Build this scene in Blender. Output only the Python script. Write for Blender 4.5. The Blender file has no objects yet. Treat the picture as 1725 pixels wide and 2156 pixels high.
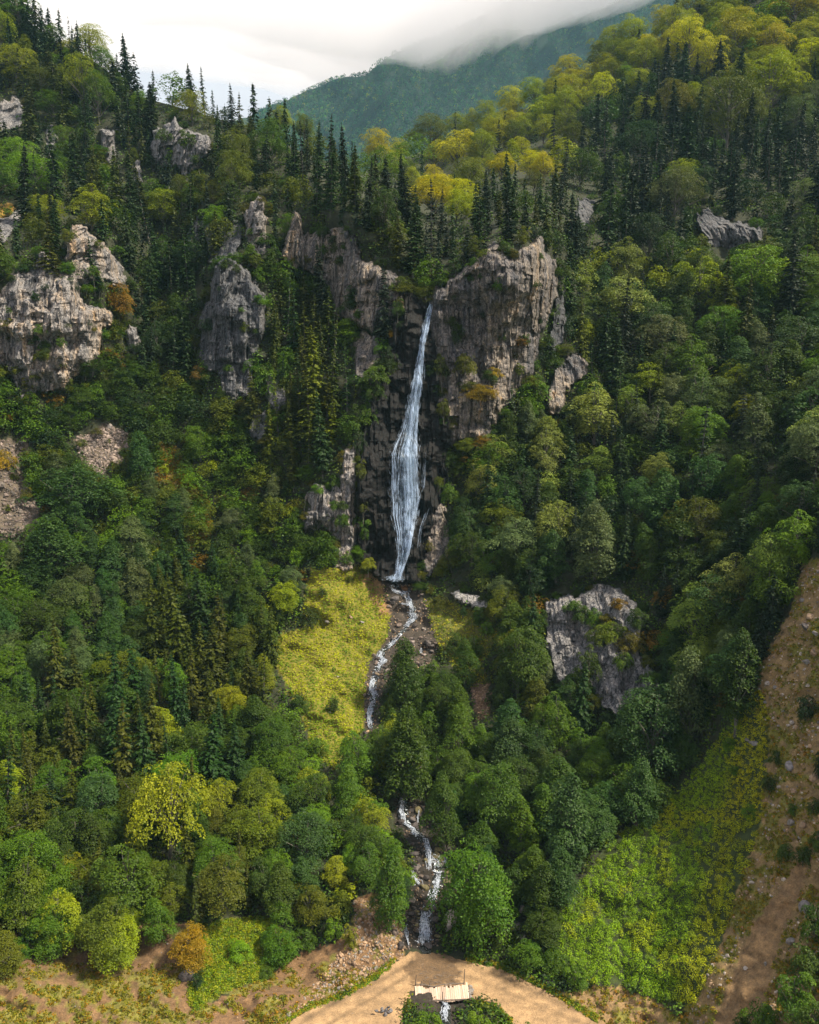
import bpy, math, random
import numpy as np
from mathutils import Vector

# ------------------------------------------------------------------ camera, sky, sun, exposure
scn = bpy.context.scene
COL = scn.collection
H = 69.0                         # camera height above the road (m)
PITCH = math.radians(10)
F = 1797.0; CX = 862.5; CY = 1078.0     # reference picture plane 1725 x 2156

cam = bpy.data.cameras.new('camera'); camo = bpy.data.objects.new('camera', cam); COL.objects.link(camo)
camo.location = (0, 0, H); camo.rotation_euler = (math.radians(80), 0, 0)
cam.sensor_fit = 'VERTICAL'; cam.sensor_height = 24.0; cam.lens = 24.0 * F / 2156.0
cam.clip_start = 0.5; cam.clip_end = 30000
scn.camera = camo

SUN_DIR = Vector((0.56, -0.20, 0.80)).normalized()
sl = bpy.data.lights.new('sun', 'SUN'); so = bpy.data.objects.new('sun', sl); COL.objects.link(so)
sl.energy = 4.8; sl.angle = math.radians(6); sl.color = (1.0, 0.90, 0.72)
so.rotation_euler = (-SUN_DIR).to_track_quat('-Z', 'Y').to_euler()

world = bpy.data.worlds.new('World'); scn.world = world; world.use_nodes = True
nt = world.node_tree; nt.nodes.clear()
def N(t, kind, **kw):
    n = t.nodes.new(kind)
    for k, v in kw.items(): setattr(n, k, v)
    return n
sky = N(nt, 'ShaderNodeTexSky', sky_type='NISHITA'); sky.sun_disc = False
sky.sun_elevation = math.asin(SUN_DIR.z); sky.sun_rotation = math.atan2(SUN_DIR.x, SUN_DIR.y)
bg1 = N(nt, 'ShaderNodeBackground'); bg1.inputs[1].default_value = 0.10
nt.links.new(sky.outputs[0], bg1.inputs[0])
tc = N(nt, 'ShaderNodeTexCoord'); mp = N(nt, 'ShaderNodeMapping'); mp.inputs['Scale'].default_value = (1.6, 1.6, 3.2)
nz = N(nt, 'ShaderNodeTexNoise'); nz.inputs['Scale'].default_value = 2.1; nz.inputs['Detail'].default_value = 5
nz.inputs['Roughness'].default_value = 0.5
nt.links.new(tc.outputs['Generated'], mp.inputs[0]); nt.links.new(mp.outputs[0], nz.inputs[0])
rp = N(nt, 'ShaderNodeValToRGB'); rp.color_ramp.elements[0].position = .32; rp.color_ramp.elements[1].position = .68
rp.color_ramp.elements[0].color = (.76, .69, .76, 1); rp.color_ramp.elements[1].color = (1.0, .94, .965, 1)
nt.links.new(nz.outputs[0], rp.inputs[0])
bg2 = N(nt, 'ShaderNodeBackground'); bg2.inputs[1].default_value = 0.53
nt.links.new(rp.outputs[0], bg2.inputs[0])
ms = N(nt, 'ShaderNodeMixShader'); ms.inputs[0].default_value = 0.92
nt.links.new(bg1.outputs[0], ms.inputs[1]); nt.links.new(bg2.outputs[0], ms.inputs[2])
wo = N(nt, 'ShaderNodeOutputWorld'); nt.links.new(ms.outputs[0], wo.inputs[0])

scn.view_settings.view_transform = 'Standard'; scn.view_settings.look = 'None'
scn.view_settings.exposure = 0.95; scn.view_settings.gamma = 1.0
scn.cycles.max_bounces = 5; scn.cycles.diffuse_bounces = 3; scn.cycles.glossy_bounces = 2
scn.cycles.transmission_bounces = 3; scn.cycles.transparent_max_bounces = 10; scn.cycles.volume_bounces = 4
scn.cycles.use_denoising = True

# ------------------------------------------------------------------ numeric helpers
rng = np.random.default_rng(7); random.seed(7)
CP, SP = math.cos(PITCH), math.sin(PITCH)

def P(X, Y, D):
    """point of the world at forward distance D along the direction (X,Y)"""
    X = np.asarray(X, float); Y = np.asarray(Y, float); D = np.asarray(D, float)
    a = (X - CX) / F; b = -(Y - CY) / F
    den = CP + b * SP
    return np.stack([a / den * D, D + 0 * a, H + D * (-SP + b * CP) / den], -1)

def project(p):
    p = np.asarray(p, float); q = p - np.array([0, 0, H])
    fw = q[..., 1] * CP - q[..., 2] * SP; up = q[..., 1] * SP + q[..., 2] * CP
    return CX + F * q[..., 0] / fw, CY - F * up / fw

def hash3(i, j, k, seed=0):
    n = (i.astype(np.int64) * 73856093) ^ (j.astype(np.int64) * 19349663) ^ (k.astype(np.int64) * 83492791) ^ (seed * 2654435)
    n = (n ^ (n >> 13)) * 1274126177 & 0x7fffffff
    n = (n ^ (n >> 16)) * 668265263 & 0x7fffffff
    return (n & 0xffff) / 65535.0

def vnoise(x, y, z, seed=0):
    x = np.asarray(x, float); y = np.asarray(y, float) + 0 * x; z = np.asarray(z, float) + 0 * x
    xi, yi, zi = np.floor(x), np.floor(y), np.floor(z)
    f = [x - xi, y - yi, z - zi]; f = [t * t * (3 - 2 * t) for t in f]
    r = 0
    for a in (0, 1):
        for b in (0, 1):
            for c in (0, 1):
                w = (f[0] if a else 1 - f[0]) * (f[1] if b else 1 - f[1]) * (f[2] if c else 1 - f[2])
                r = r + w * hash3(xi + a, yi + b, zi + c, seed)
    return r

def fbm(x, y, z, o=4, seed=0):
    s = 0; a = .5
    for i in range(o):
        s = s + a * vnoise(x * 2 ** i, y * 2 ** i, z * 2 ** i, seed + i); a *= .5
    return s

def inpoly(X, Y, poly):
    X = np.asarray(X, float); Y = np.asarray(Y, float)
    r = np.zeros(X.shape, bool); n = len(poly)
    for i in range(n):
        x0, y0 = poly[i]; x1, y1 = poly[(i + 1) % n]
        if y0 == y1: continue
        c = ((y0 > Y) != (y1 > Y)) & (X < (x1 - x0) * (Y - y0) / (y1 - y0) + x0)
        r ^= c
    return r

def polydist(X, Y, poly):
    d = np.full(X.shape, 1e9); n = len(poly)
    for i in range(n):
        ax, ay = poly[i]; bx, by = poly[(i + 1) % n]
        L = (bx - ax) ** 2 + (by - ay) ** 2 + 1e-9
        t = np.clip(((X - ax) * (bx - ax) + (Y - ay) * (by - ay)) / L, 0, 1)
        d = np.minimum(d, np.hypot(X - ax - t * (bx - ax), Y - ay - t * (by - ay)))
    return d

def sstep(x, a, b):
    t = np.clip((x - a) / (b - a), 0, 1); return t * t * (3 - 2 * t)

# ------------------------------------------------------------------ the lie of the land (distance survey)
CTRL = """
-450 2300 66;0 2300 70;400 2300 71;862 2300 71;1200 2300 71;1450 2300 67;1725 2300 58;2200 2300 48
-450 2156 72;0 2156 79;400 2156 79;600 2156 79.5;862 2156 79.5;1200 2156 79.5;1450 2156 76;1725 2156 66;2200 2156 52
0 2050 84;400 2050 86;650 2050 88;862 2050 87.5;1058 2040 88;1300 2050 85;1500 2050 78;1725 2050 71
-450 1950 80;0 1950 91;200 1950 93;400 1950 92;600 1950 93;750 1950 93;862 1960 94;890 1985 92.5;1000 1950 95;1200 1950 91;1400 1950 88;1600 1950 80;1725 1950 75;2200 1950 60
0 1800 98;300 1800 102;600 1800 104;862 1800 104;1100 1800 103;1300 1800 99;1500 1800 92;1650 1800 84;1725 1800 80
-450 1600 95;0 1600 112;300 1600 118;600 1600 121;862 1600 121;1100 1600 121;1300 1600 116;1500 1600 105;1650 1600 93;1725 1600 88;2200 1600 68
0 1400 128;300 1400 137;500 1400 140;650 1400 141;800 1400 140;1000 1400 139;1200 1400 133;1400 1400 124;1600 1400 107;1725 1400 97
-450 1200 120;0 1200 143;300 1200 150;500 1200 154;700 1200 153;860 1220 157;1000 1200 153;1200 1200 147;1400 1200 138;1600 1200 122;1725 1200 108;2200 1200 82
0 1000 158;250 1000 164;450 1000 167;600 1000 163;720 1000 158;850 1000 163;1000 1000 167;1200 1000 164;1400 1000 156;1600 1000 142;1725 1000 130
-450 850 140;0 850 168;200 850 173;450 850 176;620 850 170;740 850 166;850 850 167;1000 850 170;1200 850 178;1400 850 173;1600 850 162;1725 850 152;2200 850 110
0 650 172;200 650 178;330 650 200;480 650 180;620 650 188;740 650 182;850 650 171;950 650 173;1100 650 172;1200 650 195;1400 650 200;1600 650 192;1725 650 185
-450 500 170;0 500 190;200 500 192;330 500 225;480 500 200;560 500 195;700 500 190;850 500 188;1000 500 185;1130 500 176;1200 500 210;1400 500 228;1600 500 218;1725 500 212;2200 500 165
0 400 225;200 400 235;400 400 232;600 400 222;750 400 215;850 410 235;900 400 320;1000 400 275;1100 400 235;1200 400 250;1400 400 258;1600 400 250;1725 400 245
-450 300 220;0 300 262;200 300 265;400 300 255;600 330 243;690 350 242;780 345 420;900 300 420;1050 300 380;1200 300 330;1400 300 300;1600 300 285;1725 300 280;2200 300 230
0 150 295;200 180 295;900 250 500;1050 200 470;1200 150 430;1400 150 360;1600 150 330;1725 150 320
-450 0 290;0 0 325;1400 0 450;1600 0 380;1725 0 365;2200 0 300;0 -150 355;1725 -150 410;1400 -150 520;-450 -150 330;2200 -150 350
"""
ctrl = np.array([[float(v) for v in s.split()] for l in CTRL.strip().split('\n') for s in l.split(';')])
def tps(r2): return 0.5 * r2 * np.log(r2 + 1e-12)
_c = ctrl[:, :2] / 1000.0; _n = len(_c)
_A = np.zeros((_n + 3, _n + 3)); _r2 = ((_c[:, None] - _c[None]) ** 2).sum(-1)
_A[:_n, :_n] = tps(_r2) + np.eye(_n) * 2e-5
_A[:_n, _n] = 1; _A[:_n, _n + 1:] = _c; _A[_n, :_n] = 1; _A[_n + 1:, :_n] = _c.T
_w = np.linalg.solve(_A, np.concatenate([np.log(ctrl[:, 2]), np.zeros(3)]))
def D_smooth(X, Y):
    X = np.asarray(X, float); Y = np.asarray(Y, float); sh = X.shape
    x = X.ravel() / 1000; y = Y.ravel() / 1000; r = np.empty(len(x))
    for s in range(0, len(x), 40000):
        q = np.stack([x[s:s + 40000], y[s:s + 40000]], -1)
        r2 = ((q[:, None] - _c[None]) ** 2).sum(-1)
        r[s:s + 40000] = tps(r2) @ _w[:_n] + _w[_n] + q @ _w[_n + 1:]
    return np.exp(r).reshape(sh)

ROAD = [(420, 2420), (545, 2240), (600, 2150), (650, 2122), (719, 2100), (784, 2064), (834, 2021), (865, 2003), (922, 2003), (980, 2021), (1058, 2038), (1136, 2075), (1168, 2093), (1212, 2120), (1262, 2156), (1370, 2290), (1420, 2420), (1180, 2420), (1110, 2240), (1075, 2150), (1045, 2119), (1000, 2106), (984, 2092), (905, 2080), (872, 2086), (856, 2108), (849, 2150), (800, 2300), (760, 2420)]
def road_near(X, Y):
    d = polydist(np.asarray(X, float), np.asarray(Y, float), ROAD)
    return np.where(inpoly(X, Y, ROAD), 1.0, 1 - sstep(d, 0, 16))
def D_ground_exact(X, Y):
    D = D_smooth(X, Y)
    n = fbm(X / 85, Y / 60, 0.5, 3, 11) - .44
    n2 = fbm(X / 17, Y / 13, 3.5, 3, 21) - .44
    k = 1 - road_near(X, Y)
    return D * (1 + k * (n * .045 + n2 * .012))
class Raster:
    def __init__(s, f, x0, x1, y0, y1, st):
        s.x0, s.y0, s.st = x0, y0, st; X, Y = np.meshgrid(np.arange(x0, x1 + st, st), np.arange(y0, y1 + st, st)); s.g = f(X, Y)
    def __call__(s, X, Y):
        X = np.asarray(X, float); Y = np.asarray(Y, float); h, w = s.g.shape
        u = np.clip((X - s.x0) / s.st, 0, w - 1.001); v = np.clip((Y - s.y0) / s.st, 0, h - 1.001)
        i = u.astype(int); j = v.astype(int); u = u - i; v = v - j; g = s.g
        return (g[j, i] * (1 - u) + g[j, i + 1] * u) * (1 - v) + (g[j + 1, i] * (1 - u) + g[j + 1, i + 1] * u) * v
    def near(s, X, Y):
        h, w = s.g.shape
        i = np.clip(np.round((np.asarray(X) - s.x0) / s.st), 0, w - 1).astype(int); j = np.clip(np.round((np.asarray(Y) - s.y0) / s.st), 0, h - 1).astype(int)
        return s.g[j, i]
D_ground = Raster(D_ground_exact, -510, 2310, -400, 2460, 3.0)
def G(X, Y, lift=0.0):
    return P(X, Y, D_ground(X, Y) - lift)

SKYX = [-500, -300, 0, 50, 100, 200, 300, 400, 500, 560, 640, 700, 745, 800, 900, 1000, 1100, 1200, 1300, 1400, 1500, 1700, 2300]
SKYY = [-300, -230, -30, 40, 78, 130, 205, 232, 262, 283, 322, 345, 368, 348, 315, 275, 232, 182, 128, 72, 5, -120, -300]
def skyline(X): return np.interp(X, SKYX, SKYY)

# ------------------------------------------------------------------ areas
ROCKS = {   # name: outline, lift, tone, label
 'left_crag': ([(-40, 617), (0, 617), (31, 566), (73, 570), (78, 537), (95, 533), (120, 562), (164, 584), (175, 635), (233, 653), (241, 683), (215, 693), (204, 759), (153, 792), (131, 817), (84, 821), (47, 836), (22, 788), (15, 766), (-40, 770)], 5.5, 'warm', 'broad tan and grey cliff with orange streaks at the left edge'),
 'knob': ([(140, 497), (153, 477), (175, 475), (204, 500), (233, 529), (255, 566), (277, 595), (270, 616), (222, 592), (208, 596), (171, 602), (142, 585)], 5.0, 'warm', 'rounded grey crag sloping down right above the broad tan cliff'),
 'edge_top': ([(-30, 470), (22, 452), (40, 432), (50, 434), (50, 467), (15, 506), (-30, 520)], 3.5, 'grey', 'small grey crag on the left edge under an orange grass ledge'),
 'edge_high': ([(-30, 205), (10, 212), (30, 198), (52, 215), (60, 238), (50, 262), (25, 280), (-30, 275)], 4, 'grey', 'highest pale crag on the left edge among dark spruces'),
 'spike': ([(262, 701), (270, 679), (288, 686), (303, 719), (294, 745), (288, 766), (275, 759)], 3, 'grey', 'small pointed rock between green shrubs right of the broad cliff'),
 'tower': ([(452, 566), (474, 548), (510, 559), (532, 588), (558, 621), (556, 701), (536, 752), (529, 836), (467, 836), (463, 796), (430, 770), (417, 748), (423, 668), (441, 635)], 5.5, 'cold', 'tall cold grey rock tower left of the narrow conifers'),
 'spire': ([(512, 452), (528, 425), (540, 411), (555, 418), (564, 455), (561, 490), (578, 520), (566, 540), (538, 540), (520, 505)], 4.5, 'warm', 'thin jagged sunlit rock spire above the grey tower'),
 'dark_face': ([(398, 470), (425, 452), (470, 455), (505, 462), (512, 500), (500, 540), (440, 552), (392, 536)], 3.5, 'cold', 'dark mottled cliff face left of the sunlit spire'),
 'mid': ([(622, 448), (639, 452), (647, 494), (706, 481), (747, 494), (764, 544), (806, 560), (831, 573), (850, 594), (850, 648), (830, 690), (789, 700), (756, 692), (697, 660), (690, 600), (643, 573), (597, 548), (602, 502)], 5, 'mixed', 'long streaked cliff to the left of the waterfall lip'),
 'right_crag': ([(912, 610), (939, 602), (981, 564), (1018, 539), (1035, 512), (1056, 519), (1072, 548), (1110, 514), (1139, 500), (1146, 535), (1170, 556), (1168, 627), (1135, 710), (1120, 794), (1081, 830), (1056, 866), (1031, 915), (993, 925), (950, 930), (922, 820), (908, 720), (905, 644)], 5.5, 'mixed', 'great brown cliff with vertical columns right of the waterfall'),
 'rib': ([(716, 952), (756, 940), (750, 979), (749, 1062), (756, 1104), (750, 1196), (704, 1198), (708, 1142), (685, 1110), (639, 1121), (641, 1042), (664, 1016), (697, 1030), (716, 1000)], 4, 'warm', 'orange brown rock rib left of the lower waterfall'),
 'lower_crag': ([(1150, 1268), (1181, 1258), (1234, 1256), (1253, 1230), (1297, 1237), (1344, 1274), (1352, 1302), (1348, 1380), (1384, 1415), (1391, 1446), (1330, 1475), (1300, 1502), (1268, 1482), (1236, 1430), (1205, 1420), (1181, 1445), (1160, 1390), (1148, 1349)], 3.4, 'grey', 'grey lichened crag with moss standing among trees right of the stream'),
 'ledge': ([(950, 1240), (985, 1243), (1030, 1262), (1027, 1290), (990, 1280), (955, 1262)], 2, 'pale', 'thin pale rock ledge right of the waterfall pool'),
 'high_left': ([(322, 275), (345, 270), (367, 243), (380, 270), (440, 285), (446, 315), (420, 358), (400, 362), (392, 392), (375, 352), (330, 358), (318, 315)], 5, 'grey', 'high grey cliff below the left ridge with a peaked top'),
 'high_strip': ([(208, 272), (246, 270), (248, 345), (230, 352), (212, 332)], 4, 'grey', 'narrow upright grey slab high on the left slope'),
 'high_small': ([(278, 337), (300, 333), (303, 385), (280, 390)], 3.5, 'grey', 'small grey slab just left of the high peaked cliff'),
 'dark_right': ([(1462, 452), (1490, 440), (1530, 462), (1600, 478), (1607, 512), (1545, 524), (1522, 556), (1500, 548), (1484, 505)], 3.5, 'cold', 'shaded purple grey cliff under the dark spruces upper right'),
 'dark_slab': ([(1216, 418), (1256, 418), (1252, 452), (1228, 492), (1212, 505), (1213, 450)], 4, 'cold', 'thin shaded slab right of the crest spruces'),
 'brown_right': ([(1148, 838), (1165, 778), (1190, 745), (1235, 752), (1242, 790), (1200, 818), (1180, 875), (1158, 875)], 4, 'mixed', 'rough brown rock step below the great brown cliff at its right'),
 'foot_right': ([(903, 1088), (935, 1055), (950, 1130), (946, 1172), (912, 1215), (880, 1222), (893, 1150)], 2.5, 'mixed', 'low grey brown buttress right of the waterfall foot'),
 'red_face': ([(738, 705), (772, 698), (800, 712), (806, 770), (780, 810), (750, 790)], 3, 'mixed', 'reddish brown rock face half hidden by shrubs left of the upper waterfall'),
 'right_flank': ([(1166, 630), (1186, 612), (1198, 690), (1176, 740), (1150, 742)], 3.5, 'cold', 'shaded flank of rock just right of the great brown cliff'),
 'low_face': ([(556, 790), (590, 776), (606, 850), (584, 872), (562, 850)], 3, 'grey', 'small grey face showing through the narrow conifers'),
 'edge_mid': ([(95, 268), (118, 262), (126, 330), (108, 340), (96, 318)], 3, 'grey', 'small pale slab among spruces beneath the left skyline'),
 'rib_top': ([(525, 872), (560, 862), (572, 900), (548, 935), (528, 925)], 3, 'cold', 'small shaded rock face at the base of the narrow conifers'),
}
GULLY = [(842, 596), (880, 622), (916, 625), (925, 700), (940, 800), (955, 900), (945, 960), (948, 1000), (938, 1080), (910, 1160), (890, 1232), (800, 1226), (766, 1196), (748, 1140), (746, 1000), (765, 900), (788, 780), (815, 720), (830, 650)]
BRIDGE_BED_SHADE = [(862, 2072), (1000, 2068), (1002, 2100), (985, 2122), (966, 2135), (958, 2200), (925, 2200), (918, 2135), (880, 2124), (862, 2110)]  # creek bed at the bridge, the hollow's shade painted into the ground colour
BED1 = [(790, 1200), (885, 1215), (905, 1290), (925, 1370), (900, 1405), (860, 1420), (815, 1425), (800, 1470), (797, 1545), (768, 1545), (768, 1440), (778, 1395), (815, 1345), (822, 1300), (805, 1250)]
BED2 = [(832, 1672), (895, 1685), (955, 1785), (958, 1850), (925, 1910), (925, 1995), (840, 2000), (845, 1925), (872, 1850), (865, 1790), (830, 1730)]
MEADOW = [(655, 1200), (700, 1196), (755, 1190), (778, 1210), (800, 1250), (822, 1300), (820, 1340), (800, 1365), (775, 1400), (768, 1480), (766, 1540), (740, 1565), (705, 1620), (660, 1590), (640, 1520), (590, 1420), (562, 1360), (590, 1335), (640, 1320), (640, 1260)]
MEADOW2 = [(890, 1262), (940, 1262), (1040, 1300), (1052, 1340), (1015, 1400), (1030, 1440), (1000, 1450), (985, 1440), (935, 1380), (910, 1330)]
BUSHES = [(1560, 1480), (1480, 1600), (1400, 1700), (1290, 1770), (1230, 1850), (1185, 1905), (1170, 1990), (1150, 2040), (1230, 2075), (1300, 2070), (1400, 2110), (1450, 2125), (1490, 2060), (1530, 1950), (1560, 1850), (1600, 1740), (1615, 1600), (1620, 1500), (1600, 1450)]
SCREE_R = [(1800, 1150), (1690, 1185), (1660, 1300), (1600, 1400), (1590, 1500), (1620, 1560), (1600, 1740), (1560, 1850), (1530, 1950), (1470, 2090), (1420, 2156), (1450, 2420), (2300, 2420), (2300, 1150)]
SOIL_R = [(1690, 1800), (1720, 1780), (1690, 1870), (1650, 1960), (1620, 2060), (1600, 2160), (1530, 2200), (1500, 2156), (1540, 2060), (1590, 1940), (1650, 1860)]
DIRT_R = [(1170, 2095), (1240, 2080), (1300, 2075), (1400, 2115), (1440, 2160), (1420, 2300), (1280, 2300), (1262, 2156)]
SOIL_L = [(-500, 2010), (0, 1992), (70, 1990), (150, 1955), (250, 1960), (330, 1940), (395, 1945), (420, 1990), (400, 2080), (410, 2130), (480, 2090), (560, 2060), (625, 2010), (690, 1990), (740, 1960), (745, 1890), (800, 1880), (850, 1950), (850, 2010), (780, 2066), (700, 2105), (640, 2128), (590, 2170), (430, 2420), (-500, 2420)]
GREEN_L = [(425, 1950), (480, 1935), (560, 1930), (625, 1990), (560, 2058), (480, 2088), (405, 2130), (395, 2080), (430, 2030)]
SCREE_1 = [(160, 922), (195, 912), (225, 888), (275, 915), (272, 960), (240, 985), (200, 1003), (168, 965)]
SCREE_2 = [(-60, 930), (60, 925), (45, 990), (75, 1060), (85, 1090), (30, 1130), (-60, 1150)]
GRASS_ML = [(335, 930), (370, 940), (400, 1000), (440, 1060), (450, 1120), (400, 1160), (370, 1060), (330, 990)]
SCREE_3 = [(990, 1440), (1028, 1440), (1030, 1510), (1005, 1515)]
GULLYBANK = [(770, 1196), (800, 1215), (822, 1290), (800, 1300), (785, 1260), (760, 1215)]
ROCK_L = [(-30, 440), (20, 428), (45, 440), (20, 455), (-30, 475)]

KEEP = [v[0] for k_, v in ROCKS.items() if k_ not in ('dark_face', 'low_face', 'rib_top')] + [GULLY, BED1, BED2, MEADOW, MEADOW2, BUSHES, SCREE_R, DIRT_R, SOIL_L, GREEN_L, SCREE_1, SCREE_2, ROAD, SCREE_3, BRIDGE_BED_SHADE]
def keepout_exact(X, Y):
    r = np.zeros(np.shape(X), bool)
    for p in KEEP: r |= inpoly(X, Y, p)
    return r

KR = Raster(keepout_exact, -240, 2010, -200, 2300, 2.0)
def keepout(X, Y): return KR.near(X, Y)
# ------------------------------------------------------------------ mesh helpers
def mesh_from(name, verts, faces, mat=None, smooth=False, attrs=None, colors=None):
    """faces: (M,3) or (M,4) array"""
    me = bpy.data.meshes.new(name)
    verts = np.asarray(verts, np.float32); faces = np.asarray(faces, np.int32)
    k = faces.shape[1]; m = len(faces)
    me.vertices.add(len(verts)); me.vertices.foreach_set('co', verts.ravel())
    me.loops.add(m * k); me.loops.foreach_set('vertex_index', faces.ravel())
    me.polygons.add(m); me.polygons.foreach_set('loop_start', np.arange(0, m * k, k, dtype=np.int32))
    me.polygons.foreach_set('use_smooth', np.full(m, smooth))
    if attrs:
        for an, (dom, val) in attrs.items():
            a = me.attributes.new(an, 'FLOAT', dom); a.data.foreach_set('value', np.asarray(val, np.float32).ravel())
    if colors is not None:
        dom, val = colors
        a = me.attributes.new('col', 'FLOAT_COLOR', dom)
        v = np.ones((len(val), 4), np.float32); v[:, :3] = val
        a.data.foreach_set('color', v.ravel())
    me.update(calc_edges=True)
    if mat: me.materials.append(mat)
    return me

def link(name, me, parent=None):
    o = bpy.data.objects.new(name, me); COL.objects.link(o)
    if parent: o.parent = parent
    return o
def struct(name, me):
    o = link(name, me); o['kind'] = 'structure'; return o
def tag(o, label, cat, group=None):
    o['label'] = label; o['category'] = cat
    if group: o['group'] = group
    return o
def gridfaces(nr, nc, keep=None):
    i = np.arange(nr * nc).reshape(nr, nc)
    f = np.stack([i[:-1, :-1], i[1:, :-1], i[1:, 1:], i[:-1, 1:]], -1).reshape(-1, 4)
    if keep is not None:
        k = keep.ravel(); f = f[k[f].all(1)]
    return f
def compact(v, f, *arrs):
    u, inv = np.unique(f, return_inverse=True)
    return (v[u], inv.reshape(f.shape)) + tuple(a[u] for a in arrs)

def unit(v): return v / (np.linalg.norm(v, axis=-1, keepdims=True) + 1e-9)
def quads(c, n, ln, wd, r, tdir=None):
    """leaf quads: centre, normal, length, width; returns verts (4N,3), faces"""
    m = len(c)
    t = r.normal(size=(m, 3)) if tdir is None else tdir
    t = unit(t - (t * n).sum(1, keepdims=True) * n); s = np.cross(n, t)
    ln = np.broadcast_to(ln, (m,))[:, None]; wd = np.broadcast_to(wd, (m,))[:, None]
    v = np.stack([c - t * ln * .5, c + s * wd * .5 - t * ln * .05, c + t * ln * .5, c - s * wd * .5 - t * ln * .05], 1)
    return v.reshape(-1, 3), np.arange(m * 4).reshape(m, 4)

def tube(pts, rad, k=6):
    pts = np.asarray(pts, float); n = len(pts); rad = np.broadcast_to(rad, (n,))
    t = unit(np.gradient(pts, axis=0)); up = np.array([0.13, .97, .2]) if abs(t[0][2]) > .7 else np.array([0, 0, 1.])
    a = unit(np.cross(t, up)); b = np.cross(t, a)
    an = np.arange(k) / k * 2 * np.pi
    v = pts[:, None] + rad[:, None, None] * (np.cos(an)[None, :, None] * a[:, None] + np.sin(an)[None, :, None] * b[:, None])
    i = np.arange(n * k).reshape(n, k); j = np.roll(i, -1, 1)
    f = np.stack([i[:-1], j[:-1], j[1:], i[1:]], -1).reshape(-1, 4)
    return v.reshape(-1, 3), f
class MB:
    def __init__(s): s.v = []; s.f = []; s.n = 0; s.a = []; s.c = []
    def add(s, v, f, a=None, c=None):
        v = np.asarray(v, float); f = np.asarray(f)
        s.v.append(v); s.f.append(f + s.n); s.n += len(v)
        if a is not None: s.a.append(np.broadcast_to(a, (len(f),)))
        if c is not None: s.c.append(np.broadcast_to(c, (len(f), 3)))
    def mesh(s, name, mat, smooth=False):
        return mesh_from(name, np.concatenate(s.v), np.concatenate(s.f), mat, smooth,
                         {'var': ('FACE', np.concatenate(s.a))} if s.a else None, ('FACE', np.concatenate(s.c)) if s.c else None)

# ------------------------------------------------------------------ materials
def newmat(name):
    m = bpy.data.materials.new(name); m.use_nodes = True; t = m.node_tree; t.nodes.clear()
    return m, t, N(t, 'ShaderNodeOutputMaterial')
def L(t, a, b): t.links.new(a, b)
def math_(t, op, a, b=None):
    n = N(t, 'ShaderNodeMath', operation=op)
    for i, x in enumerate((a, b)):
        if x is None: continue
        if isinstance(x, (int, float)): n.inputs[i].default_value = x
        else: L(t, x, n.inputs[i])
    return n.outputs[0]
def mix(t, fac, a, b, mode='MIX'):
    n = N(t, 'ShaderNodeMix', data_type='RGBA', blend_type=mode)
    for i, x in ((0, fac), (6, a), (7, b)):
        if isinstance(x, (int, float)): n.inputs[i].default_value = x
        elif isinstance(x, tuple): n.inputs[i].default_value = tuple(x) + (1,) * (4 - len(x))
        else: L(t, x, n.inputs[i])
    return n.outputs[2]
def noise(t, scale, detail=4, rough=.55, vec=None, stretch=None, dist=0.0):
    n = N(t, 'ShaderNodeTexNoise'); n.inputs['Scale'].default_value = scale
    n.inputs['Detail'].default_value = detail; n.inputs['Roughness'].default_value = rough; n.inputs['Distortion'].default_value = dist
    if vec is None: vec = N(t, 'ShaderNodeTexCoord').outputs['Object']
    if stretch:
        m = N(t, 'ShaderNodeMapping'); m.inputs['Scale'].default_value = stretch; L(t, vec, m.inputs[0]); vec = m.outputs[0]
    L(t, vec, n.inputs[0]); return n.outputs[0]
def ramp(t, fac, stops, interp='LINEAR'):
    n = N(t, 'ShaderNodeValToRGB'); cr = n.color_ramp; cr.interpolation = interp
    while len(cr.elements) < len(stops): cr.elements.new(.5)
    for e, (p, c) in zip(cr.elements, stops): e.position = p; e.color = tuple(c) + (1,) * (4 - len(c))
    L(t, fac, n.inputs[0]); return n.outputs[0]

def leaf_mat(name, trans=.3, use_col=False, gloss=.35):
    m, t, out = newmat(name)
    if use_col:
        base = N(t, 'ShaderNodeAttribute', attribute_name='col').outputs['Color']
    else:
        base = N(t, 'ShaderNodeObjectInfo').outputs['Color']
    var = N(t, 'ShaderNodeAttribute', attribute_name='var').outputs['Fac']
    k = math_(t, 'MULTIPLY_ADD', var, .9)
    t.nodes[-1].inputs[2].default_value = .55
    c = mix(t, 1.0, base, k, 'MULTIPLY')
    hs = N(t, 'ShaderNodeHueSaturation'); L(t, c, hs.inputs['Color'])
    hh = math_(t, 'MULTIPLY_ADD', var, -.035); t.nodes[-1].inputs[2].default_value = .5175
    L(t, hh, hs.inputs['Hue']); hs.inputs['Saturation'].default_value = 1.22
    d = N(t, 'ShaderNodeBsdfPrincipled'); L(t, hs.outputs[0], d.inputs['Base Color']); d.inputs['Roughness'].default_value = .6
    d.inputs['Specular IOR Level'].default_value = gloss
    tr = N(t, 'ShaderNodeBsdfTranslucent'); tcx = mix(t, 1.0, hs.outputs[0], (1.25, 1.2, .6), 'MULTIPLY'); L(t, tcx, tr.inputs[0])
    ms = N(t, 'ShaderNodeMixShader'); ms.inputs[0].default_value = trans
    L(t, d.outputs[0], ms.inputs[1]); L(t, tr.outputs[0], ms.inputs[2]); L(t, ms.outputs[0], out.inputs[0])
    return m
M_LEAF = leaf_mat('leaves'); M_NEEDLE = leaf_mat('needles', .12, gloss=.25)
M_LEAFC = leaf_mat('ground_leaves', .3, True); M_NEEDLEC = leaf_mat('far_needles', .1, True)

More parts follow.
